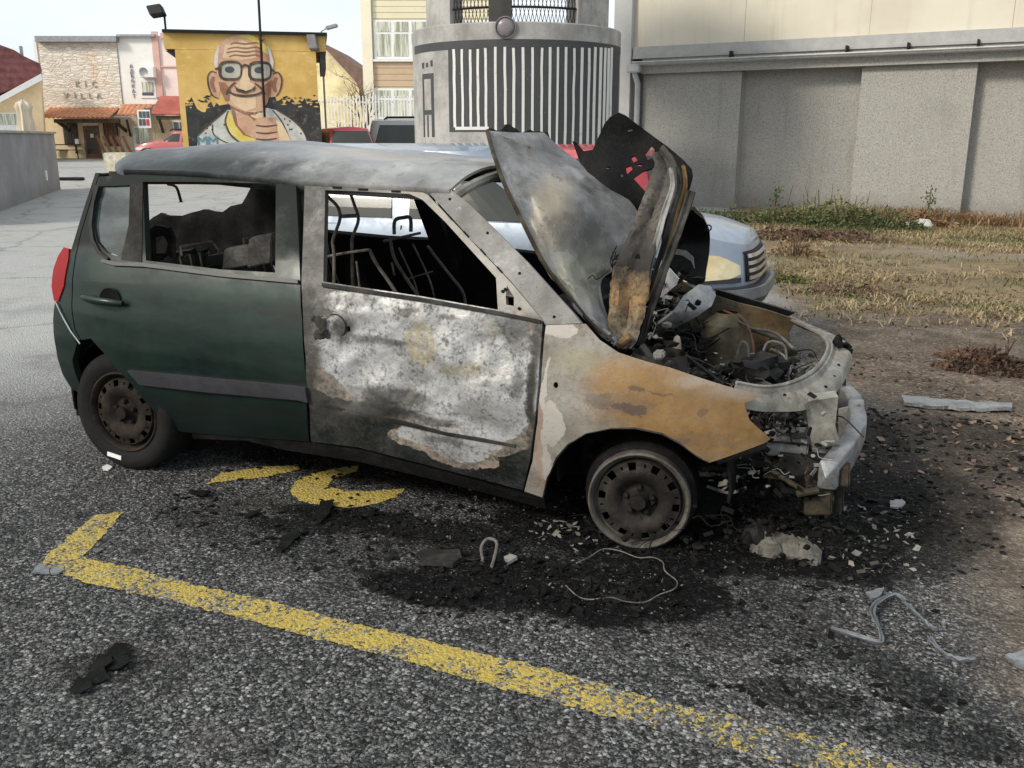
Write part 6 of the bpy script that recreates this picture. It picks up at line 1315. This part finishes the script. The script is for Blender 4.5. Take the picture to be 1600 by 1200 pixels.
# ================================================================== LOOSE DEBRIS ON THE GROUND
def flatpiece(name, px, label, cat, mat, th=.012, dz=.004, group=None, curl=.0, seed=0):
    q = [gnd(*p) for p in px]; c_ = sum(q, Vector((0, 0, 0)))/len(q)
    o = sheet(ragged_edge([(p_.x-c_.x, p_.y-c_.y) for p_ in q], .012, .006 if th < .015 else .003, seed+len(px)), [], lambda u, v: Vector((u, v, dz+th+curl*(.5+nz(u*14+seed, v*14, seed)))), th, .03, name, mat, None, world=False, sharp=40, out=(0, 0, 1)); o.location = (c_.x, c_.y, c_.z)
    return tag(o, label, cat, group)
def wire(name, px, r_, label, cat, mat, dz=.008, n=5, group=None, w_=None):
    q = [gnd(*p[:2])+Vector((0, 0, dz+(p[2] if len(p) > 2 else 0))) for p in px]; c_ = q[0].copy(); c_.z = 0
    o = MB().tube([tuple(v-c_) for v in catmull(q, n)], r_, 8).build(name, mat, None, world=False); o.location = c_
    if w_: pass
    return tag(o, label, cat, group)
m_bluegrey = burn('blue_grey_plastic', (.05, .055, .06), (.13, .14, .15), (.3, .315, .33), sc=9, metal=0)
m_whitechip = plain('white_plastic_chip', (.62, .62, .6), .6)
flatpiece('metal_strip', [(1408, 624), (1500, 633), (1581, 637), (1580, 646), (1500, 645), (1412, 636)], 'pale metal strip lying on the soil right of the burned car', 'metal strip', m_alum, .02, curl=.012)
lp_ = gnd(1228, 862); t = thing('melted_lump', 'pale melted plastic lump under the nose of the burned car', 'debris', lp_)
m_lump = burn('melted_grey_plastic', (.03, .028, .023), (.12, .113, .098), (.26, .25, .22), sc=8, metal=0, rough=.7)
def lump(u, v):
    x = -.13+.26*u; r_ = .055*math.sin(math.pi*min(1, u*.9+.08))**.5*(1+.4*nz(u*7, v*5, 3)); a_ = math.pi*v; return Vector((x, .06*math.cos(a_)*(1+.3*nz(u*5, v*5, 1))-.02*u, r_*math.sin(a_)*1.25+.015*nz(u*18, v*14, 4)))
MB().grid(lump, 26, 18).build('lump_body', m_lump, t, world=False, solid=.004); MB().blob((-.12, 0, .05), (.05, .05, .05), 5, .6).build('charred_end', m_ashdk, t, world=False); MB().blob((-.06, -.06, .03), (.04, .02, .05), 8, .6).build('charred_end', m_lump, t, world=False)
wire('wire_loop', [(970+(82+9*math.sin(t_*3.1)+5*math.sin(t_*7))*math.cos(t_), 908+(42+5*math.sin(t_*2.3+1)+3*math.sin(t_*6))*math.sin(t_), .012*abs(math.sin(t_*2.7))) for t_ in [-2.6+5.4*i/16 for i in range(17)]], 0.0022, 'thin bare wire loop left by the front tyre on the ground', 'wire', m_wire)
def ribbon(name, px, w_, label, mat):
    q = catmull([gnd(*p)+Vector((0, 0, .012)) for p in px], 6); c_ = q[0].copy(); c_.z = 0; m = len(q)
    def f(u, v):
        i = min(int(u*(m-1)+.5), m-1); d_ = (q[min(i+1, m-1)]-q[max(i-1, 0)]).normalized(); sd_ = Vector((-d_.y, d_.x, 0)); return q[i]-c_+sd_*w_*(v-.5)*(.7+.5*nz(u*6, 0, w_*90))+Vector((0, 0, .012*abs(v-.5)*2+.008*nz(u*9, v*2, 1)))
    o = MB().grid(f, m-1, 4).build(name, mat, None, world=False, solid=.004); o.location = c_; return tag(o, label, 'plastic strip')
ribbon('melted_strip', [(1298, 990), (1335, 1002), (1374, 1012), (1372, 990), (1362, 965), (1372, 948), (1398, 938), (1412, 948)], .022, 'hook-shaped grey melted plastic strip on the dark ground', m_bluegrey)
ribbon('melted_strip', [(1412, 950), (1432, 968), (1450, 985), (1462, 992)], .016, 'thin grey strip trailing right from the hook-shaped one', m_bluegrey)
ribbon('melted_strip', [(1450, 1004), (1466, 1024), (1492, 1038), (1522, 1040)], .02, 'curved grey melted strip nearest the lower right', m_bluegrey)
flatpiece('plastic_shard', [(1572, 1030), (1600, 1022), (1625, 1040), (1615, 1056), (1590, 1046)], 'grey shard at the right edge of the ground', 'shard', m_bluegrey, .01, curl=.01)
flatpiece('plastic_shard', [(1390, 786), (1408, 783), (1416, 790), (1402, 797), (1391, 795)], 'pale blue shard right of the burned car nose', 'shard', m_alum, .008)
flatpiece('plastic_shard', [(1352, 930), (1380, 925), (1378, 936), (1360, 942)], 'bluish shard above the hook-shaped strip', 'shard', m_bluegrey, .008, curl=.01)
flatpiece('plastic_shard', [(47, 899), (62, 884), (76, 889), (78, 898)], 'blue-grey shard left of the pair at the yellow corner', 'shard', m_bluegrey, .006)
flatpiece('plastic_shard', [(78, 899), (84, 886), (101, 894), (92, 899)], 'blue-grey shard right of the pair at the yellow corner', 'shard', m_bluegrey, .006)
flatpiece('plastic_chip', [(160, 732), (168, 728), (176, 732), (170, 737), (162, 736)], 'white plastic chip behind the rear tyre', 'chip', m_whitechip, .006)
flatpiece('plastic_chip', [(148, 862), (158, 858), (162, 862), (152, 866)], 'small grey chip inside the yellow corner', 'chip', m_bluegrey, .005)
flatpiece('charred_slab', [(655, 872), (668, 868), (718, 870), (722, 880), (708, 890), (660, 886)], 'flat charred slab of plastic below the front door', 'slab', m_ashdk, .02, curl=.008)
wire('burnt_clip', [(755, 880), (752, 866, .02), (762, 858, .035), (776, 862, .03), (772, 876), (768, 888)], .006, 'curled burnt metal clip beside the charred slab', 'clip', m_wire)
wire('burnt_wire_piece', [(722, 876), (740, 878), (754, 874)], .004, 'short burnt wire joining slab and clip', 'wire', m_ashdk)
flatpiece('pale_fragment', [(788, 876), (798, 872), (808, 880), (795, 886)], 'small pale fragment right of the burnt clip', 'fragment', m_pale, .012, curl=.01)
flatpiece('charred_tile', [(312, 772), (322, 769), (330, 774), (320, 780)], 'small black charred piece under the rear sill', 'charred piece', m_char, .004, curl=.014)
flatpiece('charred_tile', [(380, 806), (408, 800), (404, 808), (384, 814)], 'black charred strip left of the bay symbol', 'charred piece', m_char, .004, curl=.014)
flatpiece('charred_tile', [(430, 862), (444, 842), (462, 834), (470, 842), (452, 858), (440, 868)], 'black charred patch inside the parking bay', 'charred piece', m_char, .004, curl=.014)
flatpiece('charred_tile', [(490, 812), (502, 786), (522, 788), (516, 806), (500, 822)], 'black charred strip touching the round bay symbol', 'charred piece', m_char, .004, curl=.014)
flatpiece('charred_tile', [(295, 772), (300, 768), (330, 774), (318, 780)], 'dark rubbery piece nearest the rear tyre', 'charred piece', m_char, .004, curl=.014)
for i, (x_, y_) in enumerate(((160, 1040), (185, 1022), (150, 1062), (128, 1078), (188, 1040))):
    flatpiece('rubber_scrap', [(x_-22, y_+8), (x_-4, y_-14), (x_+14, y_-12), (x_+18, y_+2), (x_-2, y_+12)], ['middle scrap of the black rubber scraps on the near left asphalt', 'upper right scrap of the black rubber on the near left asphalt', 'lower middle scrap of the black rubber on the near left asphalt', 'lowest left scrap of the black rubber on the near left asphalt', 'rightmost scrap of the black rubber on the near left asphalt'][i], 'rubber scrap', m_char, .003, curl=.014, seed=i, group='black rubber scraps on the asphalt')
def spot_density(X, Y):
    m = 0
    for (cx, cy, rx, ry, k) in SOOT_SHADE_SPOTS:
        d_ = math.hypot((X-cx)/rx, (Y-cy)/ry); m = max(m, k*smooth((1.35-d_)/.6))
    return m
def clear(X, Y): return spot_density(X, Y)*(.5+nz(X*5, Y*5, 3))
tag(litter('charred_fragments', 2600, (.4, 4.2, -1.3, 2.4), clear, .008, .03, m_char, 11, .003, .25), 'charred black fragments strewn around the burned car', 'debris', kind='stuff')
tag(litter('ash_flakes', 900, (1.6, 4.2, -1.0, 2.2), lambda X, Y: spot_density(X, Y)*max(0, nz(X*3, Y*3, 8)+.25), .003, .009, m_ashdk, 12, .003, .3), 'pale ash flakes and chips scattered in the soot', 'debris', kind='stuff')
tag(litter('white_chips', 90, (3.0, 3.5, .1, .8), lambda X, Y: 1, .006, .022, m_pale, 13, .006, .4), 'whitish melted chips around the burned car nose', 'debris', kind='stuff')
o = junk(130, 3.08, .3, .0, .3, .28, .03, .005, .014, m_ashdk, 'melted_debris', 41, None); tag(o, 'dark melted scraps and wires under the burned car nose', 'debris', kind='stuff')
o = junk(160, 2.7, .25, .0, .5, .35, .04, .006, .022, m_char, 'charred_clinker', 42, None); tag(o, 'black clinker and wire scraps around the front wheel', 'debris', kind='stuff')
o = junk(140, 2.1, -.4, .0, .6, .2, .015, .006, .02, m_char, 'charred_crust', 43, None); tag(o, 'black crusty residue on the burn patch by the bay line', 'debris', kind='stuff')
tag(litter('sill_ash', 40, (2.02, 2.3, -.1, .15), lambda X, Y: 1, .008, .02, m_pale, 14, .006, .4), 'pale ash chips beside the front wheel', 'debris', kind='stuff')
tag(litter('loose_gravel', 5000, (-.5, 5, -2.2, 3), lambda X, Y: .6+.5*nz(X*2, Y*2, 1), .004, .010, plain('gravel', (.11, .108, .1), .9, scale=60, var=.6), 15, .001, .5), 'loose grit and small stones on the asphalt', 'gravel', kind='stuff')
